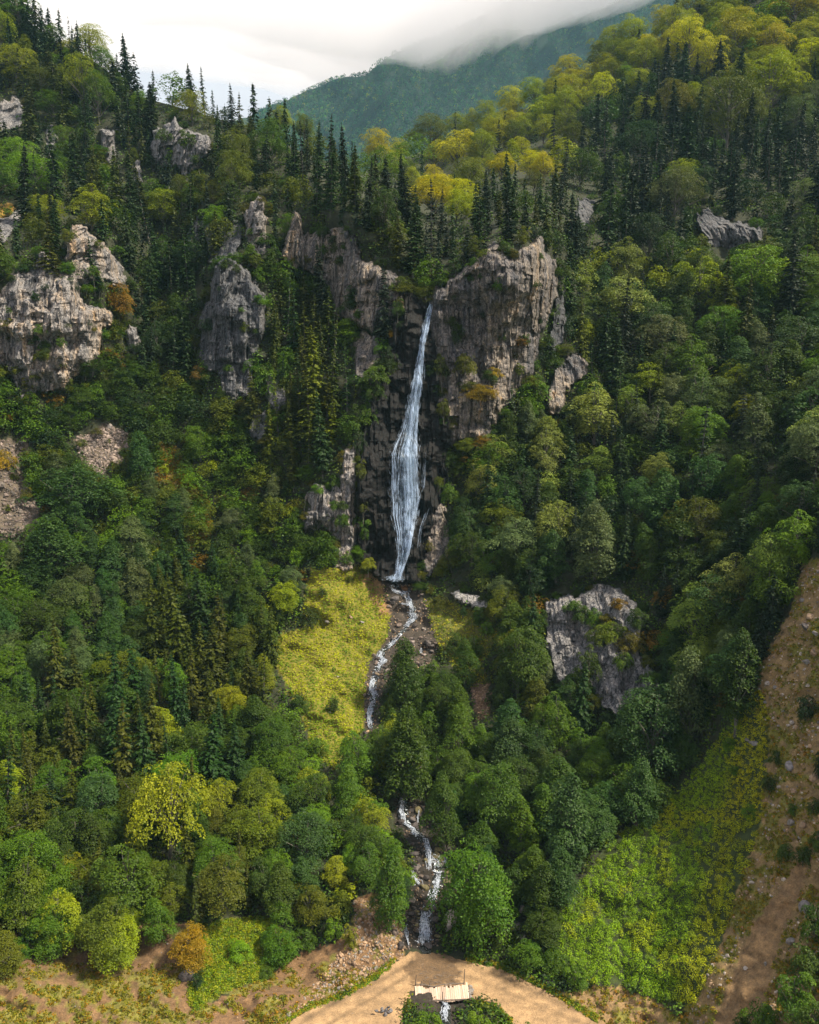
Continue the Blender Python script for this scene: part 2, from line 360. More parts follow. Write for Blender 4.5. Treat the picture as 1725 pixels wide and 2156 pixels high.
def bark_mat():
    m, t, out = newmat('bark'); d = N(t, 'ShaderNodeBsdfPrincipled')
    n = noise(t, 3, 4, .6, stretch=(3, 3, .6))
    L(t, ramp(t, n, [(.3, (.05, .042, .035)), (.7, (.16, .145, .125))]), d.inputs['Base Color']); d.inputs['Roughness'].default_value = .9
    L(t, d.outputs[0], out.inputs[0]); return m
M_BARK = bark_mat()

def rock_mat(tone, moss=.5):
    m, t, out = newmat('rock_' + tone)
    pal = {
     'warm': [(.30, (.05, .05, .065)), (.40, (.17, .165, .17)), (.50, (.28, .26, .25)), (.60, (.40, .32, .25)), (.70, (.60, .38, .18))],
     'grey': [(.28, (.05, .05, .06)), (.42, (.15, .15, .16)), (.56, (.26, .25, .25)), (.72, (.38, .33, .29))],
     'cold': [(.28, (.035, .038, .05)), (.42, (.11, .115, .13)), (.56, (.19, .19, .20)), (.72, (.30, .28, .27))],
     'mixed': [(.28, (.03, .033, .045)), (.40, (.10, .10, .11)), (.50, (.17, .15, .14)), (.60, (.30, .25, .20)), (.72, (.52, .30, .12))],
     'mossy': [(.28, (.06, .06, .07)), (.42, (.17, .17, .18)), (.56, (.30, .30, .31)), (.72, (.45, .45, .44))],
     'pale': [(.28, (.10, .10, .11)), (.45, (.30, .29, .29)), (.72, (.5, .48, .46))],
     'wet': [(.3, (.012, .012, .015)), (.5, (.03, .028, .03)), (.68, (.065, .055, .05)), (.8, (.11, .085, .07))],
    }[tone]
    pal = [(p_, tuple(v_ * {'wet': .26, 'cold': .66, 'warm': .95}.get(tone, .98) for v_ in c_)) for p_, c_ in pal]  # cold factor puts shade into the colour of the shaded cliffs
    st = noise(t, .55, 7, .62, stretch=(1, 1, .13), dist=.6)
    big = noise(t, .09, 3, .5, stretch=(1, 1, .5))
    v = math_(t, 'ADD', math_(t, 'MULTIPLY', st, .62), math_(t, 'MULTIPLY', big, .42))
    c = ramp(t, v, pal)
    fine = noise(t, 2.6, 6, .75, stretch=(1, 1, .45))
    c = mix(t, .8, c, ramp(t, fine, [(.34, (.16, .16, .18)), (.50, (.95, .95, .95)), (.68, (2.0, 1.95, 1.9))]), 'MULTIPLY')
    # narrow dark water streaks
    dk = noise(t, 1.6, 4, .6, stretch=(1, 1, .05))
    c = mix(t, 1.0, c, ramp(t, dk, [(.36, (.22, .24, .30)), (.46, (1, 1, 1))]), 'MULTIPLY')
    for sc_, wd_, dk_ in ((.42, .05, .25), (1.3, .07, .45)):
        vo = N(t, 'ShaderNodeTexVoronoi', feature='DISTANCE_TO_EDGE'); vo.inputs['Scale'].default_value = sc_; vo.inputs['Randomness'].default_value = 1
        mpv = N(t, 'ShaderNodeMapping'); mpv.inputs['Scale'].default_value = (1.3, 1.3, .28)
        tcv = N(t, 'ShaderNodeTexCoord'); wv = N(t, 'ShaderNodeVectorMath', operation='ADD'); nv_ = N(t, 'ShaderNodeTexNoise'); nv_.inputs['Scale'].default_value = .8; nv_.inputs['Detail'].default_value = 5
        L(t, tcv.outputs['Object'], nv_.inputs[0]); L(t, tcv.outputs['Object'], wv.inputs[0]); sc2 = N(t, 'ShaderNodeVectorMath', operation='SCALE'); sc2.inputs['Scale'].default_value = 2.2
        L(t, nv_.outputs['Color'], sc2.inputs[0]); L(t, sc2.outputs[0], wv.inputs[1]); L(t, wv.outputs[0], mpv.inputs[0]); L(t, mpv.outputs[0], vo.inputs['Vector'])
        c = mix(t, 1.0, c, ramp(t, vo.outputs['Distance'], [(0, (dk_,) * 3), (wd_, (1, 1, 1))]), 'MULTIPLY')
    lich = noise(t, 3.1, 5, .7)
    if tone != 'wet': c = mix(t, ramp(t, lich, [(.60, (0, 0, 0)), (.68, (.65, .65, .65))]), c, (.45, .45, .43))
    # moss and tufts on ledges facing up
    g = N(t, 'ShaderNodeNewGeometry'); sep = N(t, 'ShaderNodeSeparateXYZ'); L(t, g.outputs['Normal'], sep.inputs[0])
    mn = noise(t, .8, 5, .7)
    up = math_(t, 'ADD', math_(t, 'MULTIPLY', sep.outputs[2], .75), mn)
    mf = ramp(t, up, [(1.02 if moss < .7 else .94, (0, 0, 0)), (1.12 if moss < .7 else 1.04, (1, 1, 1))])
    mc = ramp(t, noise(t, 1.7, 3), [(.3, (.045, .06, .012)), (.55, (.12, .11, .02)), (.7, (.2, .12, .03))])
    c = mix(t, mf, c, mc)
    d = N(t, 'ShaderNodeBsdfPrincipled'); L(t, c, d.inputs['Base Color'])
    d.inputs['Roughness'].default_value = .5 if tone == 'wet' else .88; d.inputs['Specular IOR Level'].default_value = .3
    b = N(t, 'ShaderNodeBump'); b.inputs['Strength'].default_value = 1.0; b.inputs['Distance'].default_value = .6
    hsum = math_(t, 'ADD', math_(t, 'MULTIPLY', noise(t, 1.3, 8, .7, stretch=(1, 1, .22)), 1.0), math_(t, 'MULTIPLY', fine, .35))
    L(t, hsum, b.inputs['Height']); L(t, b.outputs[0], d.inputs['Normal'])
    L(t, d.outputs[0], out.inputs[0]); return m
M_ROCK = {k: rock_mat(k, .9 if k == 'mossy' else .5) for k in ('warm', 'grey', 'cold', 'mixed', 'mossy', 'pale', 'wet')}

def boulder_mat():
    m, t, out = newmat('boulder_stone')
    base = N(t, 'ShaderNodeObjectInfo').outputs['Color']
    n = noise(t, 2.2, 6, .7)
    c = mix(t, 1.0, base, ramp(t, n, [(.3, (.35, .35, .37)), (.5, (1, 1, 1)), (.7, (1.5, 1.45, 1.4))]), 'MULTIPLY')
    d = N(t, 'ShaderNodeBsdfPrincipled'); L(t, c, d.inputs['Base Color']); d.inputs['Roughness'].default_value = .85
    b = N(t, 'ShaderNodeBump'); b.inputs['Strength'].default_value = .6; b.inputs['Distance'].default_value = .1
    L(t, noise(t, 5, 6, .7), b.inputs['Height']); L(t, b.outputs[0], d.inputs['Normal']); L(t, d.outputs[0], out.inputs[0])
    return m
M_BOULDER = boulder_mat()

def vcol_mat(name, rough=.95, vscale=1.2, lo=.55, hi=1.45, bump=.12, fine=6.0):
    m, t, out = newmat(name)
    base = N(t, 'ShaderNodeAttribute', attribute_name='col').outputs['Color']
    n1 = noise(t, vscale, 7, .65); n2 = noise(t, fine, 4, .7)
    c = mix(t, 1.0, base, ramp(t, n1, [(.3, (lo,) * 3), (.7, (hi, hi * .98, hi * .93))]), 'MULTIPLY')
    c = mix(t, 1.0, c, ramp(t, n2, [(.32, (.6, .58, .55)), (.5, (1, 1, 1)), (.70, (1.45, 1.42, 1.38))]), 'MULTIPLY')
    d = N(t, 'ShaderNodeBsdfPrincipled'); L(t, c, d.inputs['Base Color']); d.inputs['Roughness'].default_value = rough
    b = N(t, 'ShaderNodeBump'); b.inputs['Strength'].default_value = .8; b.inputs['Distance'].default_value = bump
    L(t, math_(t, 'ADD', n1, math_(t, 'MULTIPLY', n2, .5)), b.inputs['Height']); L(t, b.outputs[0], d.inputs['Normal'])
    L(t, d.outputs[0], out.inputs[0]); return m
M_GROUND = vcol_mat('ground_soil'); M_ROAD = vcol_mat('road_dirt', .95, .9, .66, 1.25, .08, 9.0)

# ------------------------------------------------------------------ terrain
C_FLOOR = (.022, .026, .010); C_SOIL = (.150, .088, .042); C_SCREE = (.205, .138, .062); C_GRASSY = (.15, .14, .025)
def ground_color(X, Y):
    jx = (fbm(X / 9, Y / 9, 1.5, 3, 31) - .44) * 26; jy = (fbm(X / 9, Y / 9, 7.5, 3, 41) - .44) * 26
    x = X + jx; y = Y + jy
    c = np.empty(X.shape + (3,)); c[:] = C_FLOOR
    n = fbm(X / 22, Y / 18, .3, 4, 51)
    def put(poly, col, f=1.0):
        k = inpoly(x, y, poly); c[k] = np.array(col)
    put(SOIL_L, C_SOIL); put(SCREE_R, C_SCREE); put(DIRT_R, (.20, .13, .06)); put(BUSHES, (.030, .045, .008))
    put(MEADOW, (.14, .13, .012)); put(MEADOW2, (.10, .10, .02)); put(GREEN_L, (.11, .12, .02)); put(GRASS_ML, (.14, .10, .02))
    put(SCREE_1, (.09, .07, .05)); put(SCREE_2, (.10, .08, .06)); put(SCREE_3, (.16, .10, .06)); put(BED1, (.045, .036, .028)); put(BED2, (.020, .016, .012))
    put(GULLYBANK, (.2, .12, .05)); put(SOIL_R, (.20, .125, .06)); put(BRIDGE_BED_SHADE, (.03, .024, .018)); put(ROCK_L, (.25, .15, .02))
    # grassy blotches on bare ground
    bare = inpoly(x, y, SOIL_L) | inpoly(x, y, SCREE_R) & ~inpoly(x, y, SOIL_R) | inpoly(x, y, DIRT_R)
    g = sstep(n + .10 * inpoly(X, Y, [(1380, 1700), (1680, 1500), (1640, 1800), (1500, 2160), (1420, 2160)]) + .13 * inpoly(X, Y, [(-50, 2040), (330, 2040), (420, 2160), (400, 2300), (-50, 2300)]), .48, .60)[..., None] * bare[..., None]
    c = c * (1 - g) + np.array(C_GRASSY) * g
    # darker brown earth under the left wood
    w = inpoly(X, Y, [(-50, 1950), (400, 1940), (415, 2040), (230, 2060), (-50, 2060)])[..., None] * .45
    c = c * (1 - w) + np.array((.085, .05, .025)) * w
    return c

xs = np.arange(-500, 2301, 4.5); NR = 560
tt = np.linspace(0, 1, NR) ** 0.95
Xg = np.broadcast_to(xs, (NR, len(xs))).copy()
Yg = 2420 + (skyline(Xg) - 2420) * tt[:, None]
Pg = G(Xg, Yg); Cg = ground_color(Xg, Yg)
# the back of the ridge falls away behind the skyline
back = []
last = Pg[-1]
for k in range(1, 9):
    q = last.copy(); q[:, 1] += k * 9; q[:, 0] *= 1 + k * 9 / last[:, 1]; q[:, 2] -= 1.2 * k * k + 1.5 * k; back.append(q)
Pg = np.concatenate([Pg, np.array(back)]); Cg = np.concatenate([Cg, np.repeat(Cg[-1:], 8, 0)])
nr, nc = Pg.shape[:2]
struct('ground', mesh_from('ground', Pg.reshape(-1, 3), gridfaces(nr, nc), M_GROUND, True, colors=('POINT', Cg.reshape(-1, 3))))

# valley floor under everything, out to the horizon
xv = np.linspace(-2600, 2600, 40); yv = np.linspace(-600, 3900, 40)
XX, YY = np.meshgrid(xv, yv)
ZZ = -45 + 6 * fbm(XX / 400, YY / 400, 0, 3, 5)
struct('valley_ground', mesh_from('valley_ground', np.stack([XX, YY, ZZ], -1).reshape(-1, 3), gridfaces(40, 40), M_GROUND, True,
       colors=('POINT', np.broadcast_to(np.array([.03, .045, .018]), (1600, 3)))))

# road sheet
def patch(poly, step, lift, mat, name, colf, edge=4, jitter=13):
    p = np.array(poly); x0, y0 = p.min(0) - 4; x1, y1 = p.max(0) + 4
    X, Y = np.meshgrid(np.arange(x0, x1, step), np.arange(y0, y1, step))
    jx = (fbm(X / 12, Y / 12, 1, 2, 3) - .4) * jitter
    k = inpoly(X + jx, Y + jx, poly); d = polydist(X + jx, Y + jx, poly)
    Dg = D_ground(X, Y); Q = P(X, Y, Dg); Q[..., 2] += lift * sstep(d, 0, edge) - .05
    f = gridfaces(*X.shape, keep=k); v, f, c = compact(Q.reshape(-1, 3), f, colf(X, Y).reshape(-1, 3))
    return mesh_from(name, v, f, mat, True, colors=('POINT', c))
def road_col(X, Y):
    c = np.empty(X.shape + (3,)); c[:] = (.345, .225, .12)
    # wheel tracks
    n = fbm(X / 40, Y / 12, 2, 3, 77)
    c *= (.62 + .75 * n)[..., None] * (.9 + .25 * fbm(X / 5, Y / 4, 2, 3, 78))[..., None]
    wet = sstep(1 - np.hypot((X - 912) / 62, (Y - 2040) / 44) + (fbm(X / 14, Y / 10, 4, 3, 8) - .44) * .7, -.08, .2)
    c = c * (1 - wet[..., None]) + np.array((.135, .085, .045)) * wet[..., None]
    tr = np.exp(-((Y - (2060 + (X - 800) * -.62 + 8 * np.sin(X / 60))) / 7) ** 2) * (X < 870) * .42
    tr2 = np.exp(-((Y - (2092 + (X - 800) * -.62)) / 5) ** 2) * (X < 860) * .34
    tr3 = np.exp(-((Y - (2062 + (X - 1060) * .42)) / 7) ** 2) * (X > 960) * .34
    tr3 = tr3 + np.exp(-((Y - (2086 + (X - 1060) * .42)) / 5) ** 2) * (X > 990) * .25
    return c * (1 - tr - tr2 - tr3)[..., None]
struct('dirt_road', patch(ROAD, 2.2, .10, M_ROAD, 'dirt_road', road_col))

# ------------------------------------------------------------------ cliffs
def rockD(X, Y, poly, lift, amp, seed, outline_jit=7, steep=True):
    if seed != 900:
        pc = np.array(poly, float); cc_ = pc.mean(0); poly = [tuple(q) for q in cc_ + (pc - cc_) * 1.05]
    jx = (fbm(X / 10, Y / 16, 2, 3, seed) - .44) * outline_jit * 2.4
    jy = (fbm(X / 9, Y / 12, 5, 3, seed + 1) - .44) * outline_jit * 3.2
    k = inpoly(X + jx, Y + jy, poly); d = polydist(X + jx, Y + jy, poly)
    Dt = D_ground(X, Y); q = P(X, Y, Dt); x, z = q[..., 0], q[..., 2]
    if steep:   # the face stands nearly upright on its foot and leans back only a little
        pa = np.array(poly, float); ylo, yhi = pa[:, 1].min(), pa[:, 1].max()
        Df = D_ground(X, np.full(X.shape, ylo + .86 * (yhi - ylo))); zf = P(X, np.full(X.shape, ylo + .86 * (yhi - ylo)), Df)[..., 2]
        lift = np.clip(Dt - (Df + .16 * np.maximum(z - zf, 0)), lift, 26 if yhi < 1200 and pa[:, 0].min() < 1440 else 9)
        lift = lift - 1.5 * (1 - sstep(d, 0, 26))
    wx = x + 2.2 * (fbm(x / 6, z / 10, 0, 2, seed + 2) - .4)
    col1 = vnoise(wx / 2.6, z / 22, 0, seed + 3); col1 = 1 - np.abs(col1 * 2 - 1) ** .6
    c2 = vnoise(wx / .95, z / 9, 0, seed + 4); c2 = sstep(c2, .35, .6)
    c3 = vnoise(wx / .42, z / 2.6, 0, seed + 5)
    blk = vnoise(wx / 1.6, z / 2.2, 0, seed + 6); blk = sstep(blk, .42, .56)
    blk2 = vnoise(wx / 4.5, z / 5.5, 0, seed + 7); blk2 = sstep(blk2, .45, .55)
    big = fbm(x / 11, z / 26, 0, 2, seed + 8)
    q1 = np.floor(wx / 1.7 + .7 * vnoise(x / 5, z / 12, 0, seed + 12)); st1 = hash3(q1, np.floor(z / 9 + .5 * q1), q1 * 0, seed + 13)
    q2 = np.floor(wx / .7 + .5 * vnoise(x / 3, z / 6, 0, seed + 14)); st2 = hash3(q2, np.floor(z / 3.5 + .37 * q2), q2 * 0, seed + 15)
    h = amp * ((big - .4) * 2.6 - (col1 - .5) * 1.0 + (st1 - .5) * 1.5 + (st2 - .5) * .7 + (c3 - .5) * .5 + (blk - .5) * .4 + (blk2 - .5) * 1.1)
    e = sstep(d, 0, 7)
    return Dt - (lift * e - 1.0 * (1 - e)) - h * sstep(d, 1, 12), k
def cliff(poly, lift, amp, seed, step=1.5, oj=7, steep=True):
    p = np.array(poly, float); x0, y0 = p.min(0) - 12; x1, y1 = p.max(0) + 12
    X, Y = np.meshgrid(np.arange(x0, x1, step), np.arange(y0, y1, step))
    D, k = rockD(X, Y, poly, lift, amp, seed, oj, seed != 900 and steep)
    Q = P(X, Y, D); f = gridfaces(*X.shape, keep=k)
    v, f = compact(Q.reshape(-1, 3), f); return v, f
for i, (nm, (poly, lift, tone, label)) in enumerate(ROCKS.items()):
    st_ = nm in ('left_crag', 'knob', 'tower', 'mid', 'right_crag', 'rib', 'spike', 'spire', 'high_left', 'high_strip', 'dark_right')
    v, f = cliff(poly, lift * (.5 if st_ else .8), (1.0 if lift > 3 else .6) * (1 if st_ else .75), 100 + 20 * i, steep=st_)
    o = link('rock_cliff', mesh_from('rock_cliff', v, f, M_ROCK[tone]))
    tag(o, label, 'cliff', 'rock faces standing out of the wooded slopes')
GS = 900
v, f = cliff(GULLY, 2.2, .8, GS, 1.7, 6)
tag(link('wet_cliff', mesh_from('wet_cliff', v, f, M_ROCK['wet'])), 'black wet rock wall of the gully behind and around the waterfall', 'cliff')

# ------------------------------------------------------------------ far mountain
FSX = [300, 480, 575, 640, 700, 770, 820, 880, 960, 1100, 1250, 1400, 1600]
FSY = [330, 262, 222, 197, 168, 156, 118, 92, 60, -10, -50, -60, -60]
def Dfar(X, Y):
    b = 1550 + (X - 500) * .30 + (420 - Y) * 1.3
    n = fbm(X / 130, Y / 200, 0, 4, 201) - .44
    gull = np.abs(vnoise((X + .5 * Y) / 70, Y / 500, 0, 205) * 2 - 1); g2 = np.abs(vnoise((X + .8 * Y) / 26, Y / 160, 0, 206) * 2 - 1)
    return b * (1 + .20 * n) - 140 * gull - 50 * g2
xf = np.arange(380, 1640, 6.); nf = 110
Xf = np.broadcast_to(xf, (nf, len(xf))).copy(); top = np.interp(Xf, FSX, FSY) + (fbm(Xf / 25, 0 * Xf, 0, 3, 9) - .44) * 12
Yf = 470 + (top - 470) * np.linspace(0, 1, nf)[:, None]
Qf = P(Xf, Yf, Dfar(Xf, Yf)); bk = []
for k in range(1, 5):
    q = Qf[-1].copy(); q[:, 1] += 120 * k; q[:, 0] *= 1 + .05 * k; q[:, 2] -= 60 * k; bk.append(q)
Qf = np.concatenate([Qf, np.array(bk)])
struct('far_mountain', mesh_from('far_mountain', Qf.reshape(-1, 3), gridfaces(*Qf.shape[:2]), M_GROUND, True,
       colors=('POINT', np.broadcast_to(np.array([.03, .055, .03]), (Qf.shape[0] * Qf.shape[1], 3)))))
# forest on the far mountain: leaf clumps massed on each crown
r = np.random.default_rng(5)
m = 17000
X = r.uniform(540, 1560, m * 2); Y = r.uniform(-150, 440, m * 2)
rockyF = fbm(X / 26, Y / 34, 3, 3, 300)
okk = (Y > np.interp(X, FSX, FSY) + 2) & (Y < skyline(X) + 30) & ~((rockyF > .53) & (X > 1130) & (X < 1330) & (Y < 125))
X, Y = X[okk][:m], Y[okk][:m]
c0 = P(X, Y, Dfar(X, Y)); rad = r.uniform(3.0, 5.6, len(X)) * (c0[:, 1] / 1700)
palF = np.array([(.03, .10, .045), (.06, .14, .035), (.02, .07, .04), (.14, .17, .03), (.015, .05, .035)])  # part of the distance haze's teal is mixed into these leaf colours
cf = palF[r.choice(5, len(X), p=[.34, .24, .2, .08, .14])] * r.uniform(.3, 1.7, (len(X), 1)) * (.55 + 1.0 * fbm(X / 30, Y / 40, 0, 3, 77))[:, None]
K = 22
dirs = unit(r.normal(size=(len(X), K, 3)) + np.array([0, -.3, .5]))
cc = c0[:, None] + dirs * rad[:, None, None] * np.array([1, 1, 1.15]) * r.uniform(.75, 1.05, (len(X), K, 1)) + np.array([0, 0, 4.0])
nn = unit(dirs + r.normal(size=dirs.shape) * .35)
v, f = quads(cc.reshape(-1, 3), nn.reshape(-1, 3), 2.6, 1.9, r)
o = link('far_forest', mesh_from('far_forest', v, f, M_LEAFC, attrs={'var': ('FACE', r.random(len(f)))}, colors=('FACE', np.repeat(cf, K, 0))))
o['kind'] = 'stuff'; tag(o, 'hazy blue green woods covering the distant mountainside', 'forest')

# ------------------------------------------------------------------ tree meshes
def broadleaf(seed, hgt=10., wid=8., style='round', nclump=150, per=58, leaf=.34, trunk_frac=.12):
    nclump = int(nclump * 1.25); per = 78; leaf *= .84
    ph = np.random.default_rng(seed + 500).uniform(0, 6.28, 6)
    r = np.random.default_rng(seed); crown = MB(); wood = MB()
    cz0 = hgt * trunk_frac; ch = hgt - cz0
    C = []
    while len(C) < nclump:
        d = unit(r.normal(size=3)); u = r.uniform(.50, 1.0) ** .7
        if style == 'dome':
            d[2] = abs(d[2]) * 1.0 - .25; d = unit(d); p = d * u * np.array([wid / 2, wid / 2, ch * .62]) + np.array([0, 0, cz0 + ch * .40])
        elif style == 'cone':
            t = r.random() ** .9; a = r.uniform(0, 2 * np.pi); rr = wid / 2 * (1 - t) ** .7 * (0.45 + .55 * min(1, t * 5)) * r.uniform(.55, 1)
            p = np.array([math.cos(a) * rr, math.sin(a) * rr, cz0 + ch * (.05 + .93 * t)]); d = unit(np.array([math.cos(a), math.sin(a), .5]))
        else:
            p = d * u * np.array([wid / 2, wid / 2, ch / 2]) + np.array([0, 0, cz0 + ch / 2])
            p[:2] *= 1.0 - .25 * max(0, (p[2] - cz0) / ch - .5)
        az = math.atan2(p[1], p[0]); lob = r.uniform(.72, 1.16) + .20 * math.sin(2 * az + ph[0] + p[2] * .3) + .17 * math.sin(3 * az + ph[1] - p[2] * .8) + .12 * math.sin(p[2] * 1.7 + ph[2] + az)
        p = np.array([p[0] * lob, p[1] * lob, p[2]])
        if C and min(np.linalg.norm((p - q[0]) * np.array([.8, .8, 1.9])) for q in C) < wid * .075: continue
        C.append((p, d))
    lean = r.normal(size=2) * .25
    for p, d in C:
        p = p.copy(); p[:2] += lean * (p[2] / hgt)
        R = wid * r.choice([.06, .09, .12, .155, .19], p=[.2, .25, .25, .2, .1]) * r.uniform(.85, 1.15); n = int(per * (R / (wid * .115)) ** 2)
        ax = unit(np.array([d[0] * .55, d[1] * .55, .9 + .3 * d[2]]) + r.normal(size=3) * .12)
        t1 = unit(np.cross(ax, np.array([.3, .8, .1]))); t2 = np.cross(ax, t1)
        rr = np.sqrt(r.random(n)) * R; an = r.uniform(0, 2 * np.pi, n)
        # lobed outline of each spray
        rr = rr * (1 + .35 * np.sin(an * 3 + r.uniform(0, 6)) * r.random())
        hh = R * (.26 * (1 - (rr / R) ** 2)) + r.normal(size=n) * R * .07
        c = p + np.cos(an)[:, None] * rr[:, None] * t1 + np.sin(an)[:, None] * rr[:, None] * t2 + hh[:, None] * ax
        c[:, 2] -= (rr / R) ** 2 * R * .25
        rad = unit(c - p + ax * R * 1.1)
        nn = unit(rad * .6 + r.normal(size=(n, 3)) * .42 + np.array([0, 0, .75]))
        v, f = quads(c, nn, leaf * r.uniform(.6, 1.25, n), leaf * .62 * r.uniform(.6, 1.2, n), r)
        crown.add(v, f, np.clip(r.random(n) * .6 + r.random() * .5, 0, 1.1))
    # inner sparse leaves
    n = 350
    d = unit(r.normal(size=(n, 3))); c = d * (r.random((n, 1)) ** .5) * np.array([wid * .40, wid * .40, ch * .40]) + np.array([0, 0, cz0 + ch * .48])
    if style == 'cone': c[:, :2] *= (1.15 - (c[:, 2:] - cz0) / ch)
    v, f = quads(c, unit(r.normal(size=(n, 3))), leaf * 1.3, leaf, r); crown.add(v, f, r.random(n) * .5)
    # trunk and limbs
    z = np.linspace(-1.2, hgt * .86, 9); bend = np.cumsum(r.normal(size=(9, 2)) * .10, 0) * hgt / 10
    tp = np.stack([bend[:, 0], bend[:, 1], z], 1); tr = np.linspace(hgt * .028, hgt * .006, 9)
    wood.add(*tube(tp, tr, 7))
    for k in range(22):
        p, d = C[k * len(C) // 22]
        s = np.interp(p[2] * r.uniform(.45, .75), z, np.arange(9)); i = int(s)
        st = tp[i]; mid = (st + p) / 2 + np.array([0, 0, .3]) + r.normal(size=3) * .15
        wood.add(*tube([st, mid, p], [hgt * .011, hgt * .007, hgt * .003], 5))
    return crown.mesh('crown', M_LEAF), wood.mesh('trunk', M_BARK, True)

def conifer(seed, hgt=20., wid=7.6, levels=40, per=11, ragged=.25, narrow=False):
    r = np.random.default_rng(seed); crown = MB(); wood = MB()
    z0 = hgt * .07
    for L_ in range(levels):
        t = (L_ + r.uniform(-.3, .3)) / levels; z = z0 + (hgt * .97 - z0) * max(t, 0)
        R = wid / 2 * (1 - t) ** .85 * (.55 + .45 * min(1, t * 6)) * r.uniform(1 - ragged, 1.08)
        nb = max(4, int(per * (.6 + .4 * (1 - t))))
        for b in range(nb):
            a = r.uniform(0, 2 * np.pi); ln = R * r.uniform(.7, 1.12) + .12
            d = np.array([math.cos(a), math.sin(a), 0]); side = np.array([-d[1], d[0], 0])
            m = max(5, int(ln / 3.2 * 20)); s = np.linspace(.12, 1, m) + r.normal(size=m) * .03
            droop = -.30 * s ** 1.5 * ln + .10 * s * ln
            off = r.normal(size=m) * .16 * ln * (1.1 - s) * 1.1
            c = np.array([0, 0, z]) + d * (s * ln)[:, None] + side * off[:, None] + np.array([0, 0, 1.]) * droop[:, None]
            c[:, 2] -= np.abs(off) * .3 + r.random(m) * .12
            nn = unit(np.array([0, 0, 1.]) + d * .45 + r.normal(size=(m, 3)) * .38)
            td = d + side * np.sign(off)[:, None] * .8 + np.array([0, 0, -.35]) + r.normal(size=(m, 3)) * .2
            v, f = quads(c, nn, .86 * r.uniform(.6, 1.2, m), .36 * r.uniform(.7, 1.2, m), r, td)
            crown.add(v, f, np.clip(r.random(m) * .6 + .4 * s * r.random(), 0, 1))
    n = 40; c = np.stack([r.normal(size=n) * .08, r.normal(size=n) * .08, hgt * r.uniform(.93, 1.0, n)], 1)
    v, f = quads(c, unit(r.normal(size=(n, 3))), .4, .12, r, np.broadcast_to(np.array([0, 0, 1.]), (n, 3))); crown.add(v, f, r.random(n))
    z = np.linspace(-1.5, hgt * .98, 8)
    wood.add(*tube(np.stack([0 * z, 0 * z, z], 1), np.linspace(hgt * .017, .02, 8), 7))
    return crown.mesh('crown', M_NEEDLE), wood.mesh('trunk', M_BARK, True)

def shrub(seed, hgt=2.4, wid=3.0):
    return broadleaf(seed, hgt, wid, 'dome', 30, 90, .17, .02)

VAR = {
 'alder': [broadleaf(11, 10, 7.2, 'cone', 95, 100, .34), broadleaf(12, 10, 7.6, 'cone', 90, 105, .34), broadleaf(13, 10, 8.0, 'round', 95, 100, .34), broadleaf(14, 10, 6.6, 'cone', 85, 95, .34)],
 'broadleaf': [broadleaf(21, 10, 8.2, 'round', 90, 100, .36), broadleaf(22, 10, 9.0, 'round', 100, 100, .36), broadleaf(23, 10, 7.6, 'cone', 80, 105, .36), broadleaf(24, 10, 8.8, 'dome', 85, 100, .36), broadleaf(25, 10, 8.0, 'round', 64, 90, .36)],
 'beech': [broadleaf(31, 10, 8.6, 'dome', 100, 100, .30, .22), broadleaf(32, 10, 8.0, 'dome', 90, 110, .30, .22), broadleaf(33, 10, 9.2, 'round', 105, 90, .30, .2)],
 'spruce': [conifer(41), conifer(42, wid=6.8), conifer(43, wid=8.4, ragged=.35), conifer(44, wid=6.4, ragged=.3, levels=36), conifer(45, wid=7.6, ragged=.45, levels=30, per=10), conifer(46, wid=8.8, ragged=.5, levels=34, per=9), conifer(47, wid=5.6, ragged=.6, levels=26, per=7)],
 'shrub': [shrub(51), shrub(52, 2.0, 3.2), shrub(53, 2.8, 2.6)],
}
NATH = {'alder': 10., 'broadleaf': 10., 'beech': 10., 'spruce': 20., 'shrub': 2.4}
WH = {'alder': .74, 'broadleaf': .84, 'beech': .86, 'spruce': .36, 'shrub': 1.25}

# ------------------------------------------------------------------ colours, zones
PAL = {
 'black green': (.012, .022, .010), 'dark green': (.018, .038, .010), 'olive dark': (.040, .050, .008), 'olive': (.070, .092, .006),
 'blue green': (.034, .068, .019), 'deep green': (.035, .064, .008), 'mid green': (.055, .110, .008), 'fresh green': (.085, .16, .008),
 'yellow green': (.16, .20, .006), 'golden': (.26, .27, .008), 'pale green': (.15, .19, .055), 'rust': (.13, .085, .016), 'orange': (.22, .155, .012), 'brown olive': (.075, .078, .010),
 'grey green': (.070, .095, .038),
}
for k_ in PAL: PAL[k_] = tuple(v * 1.08 for v in PAL[k_])
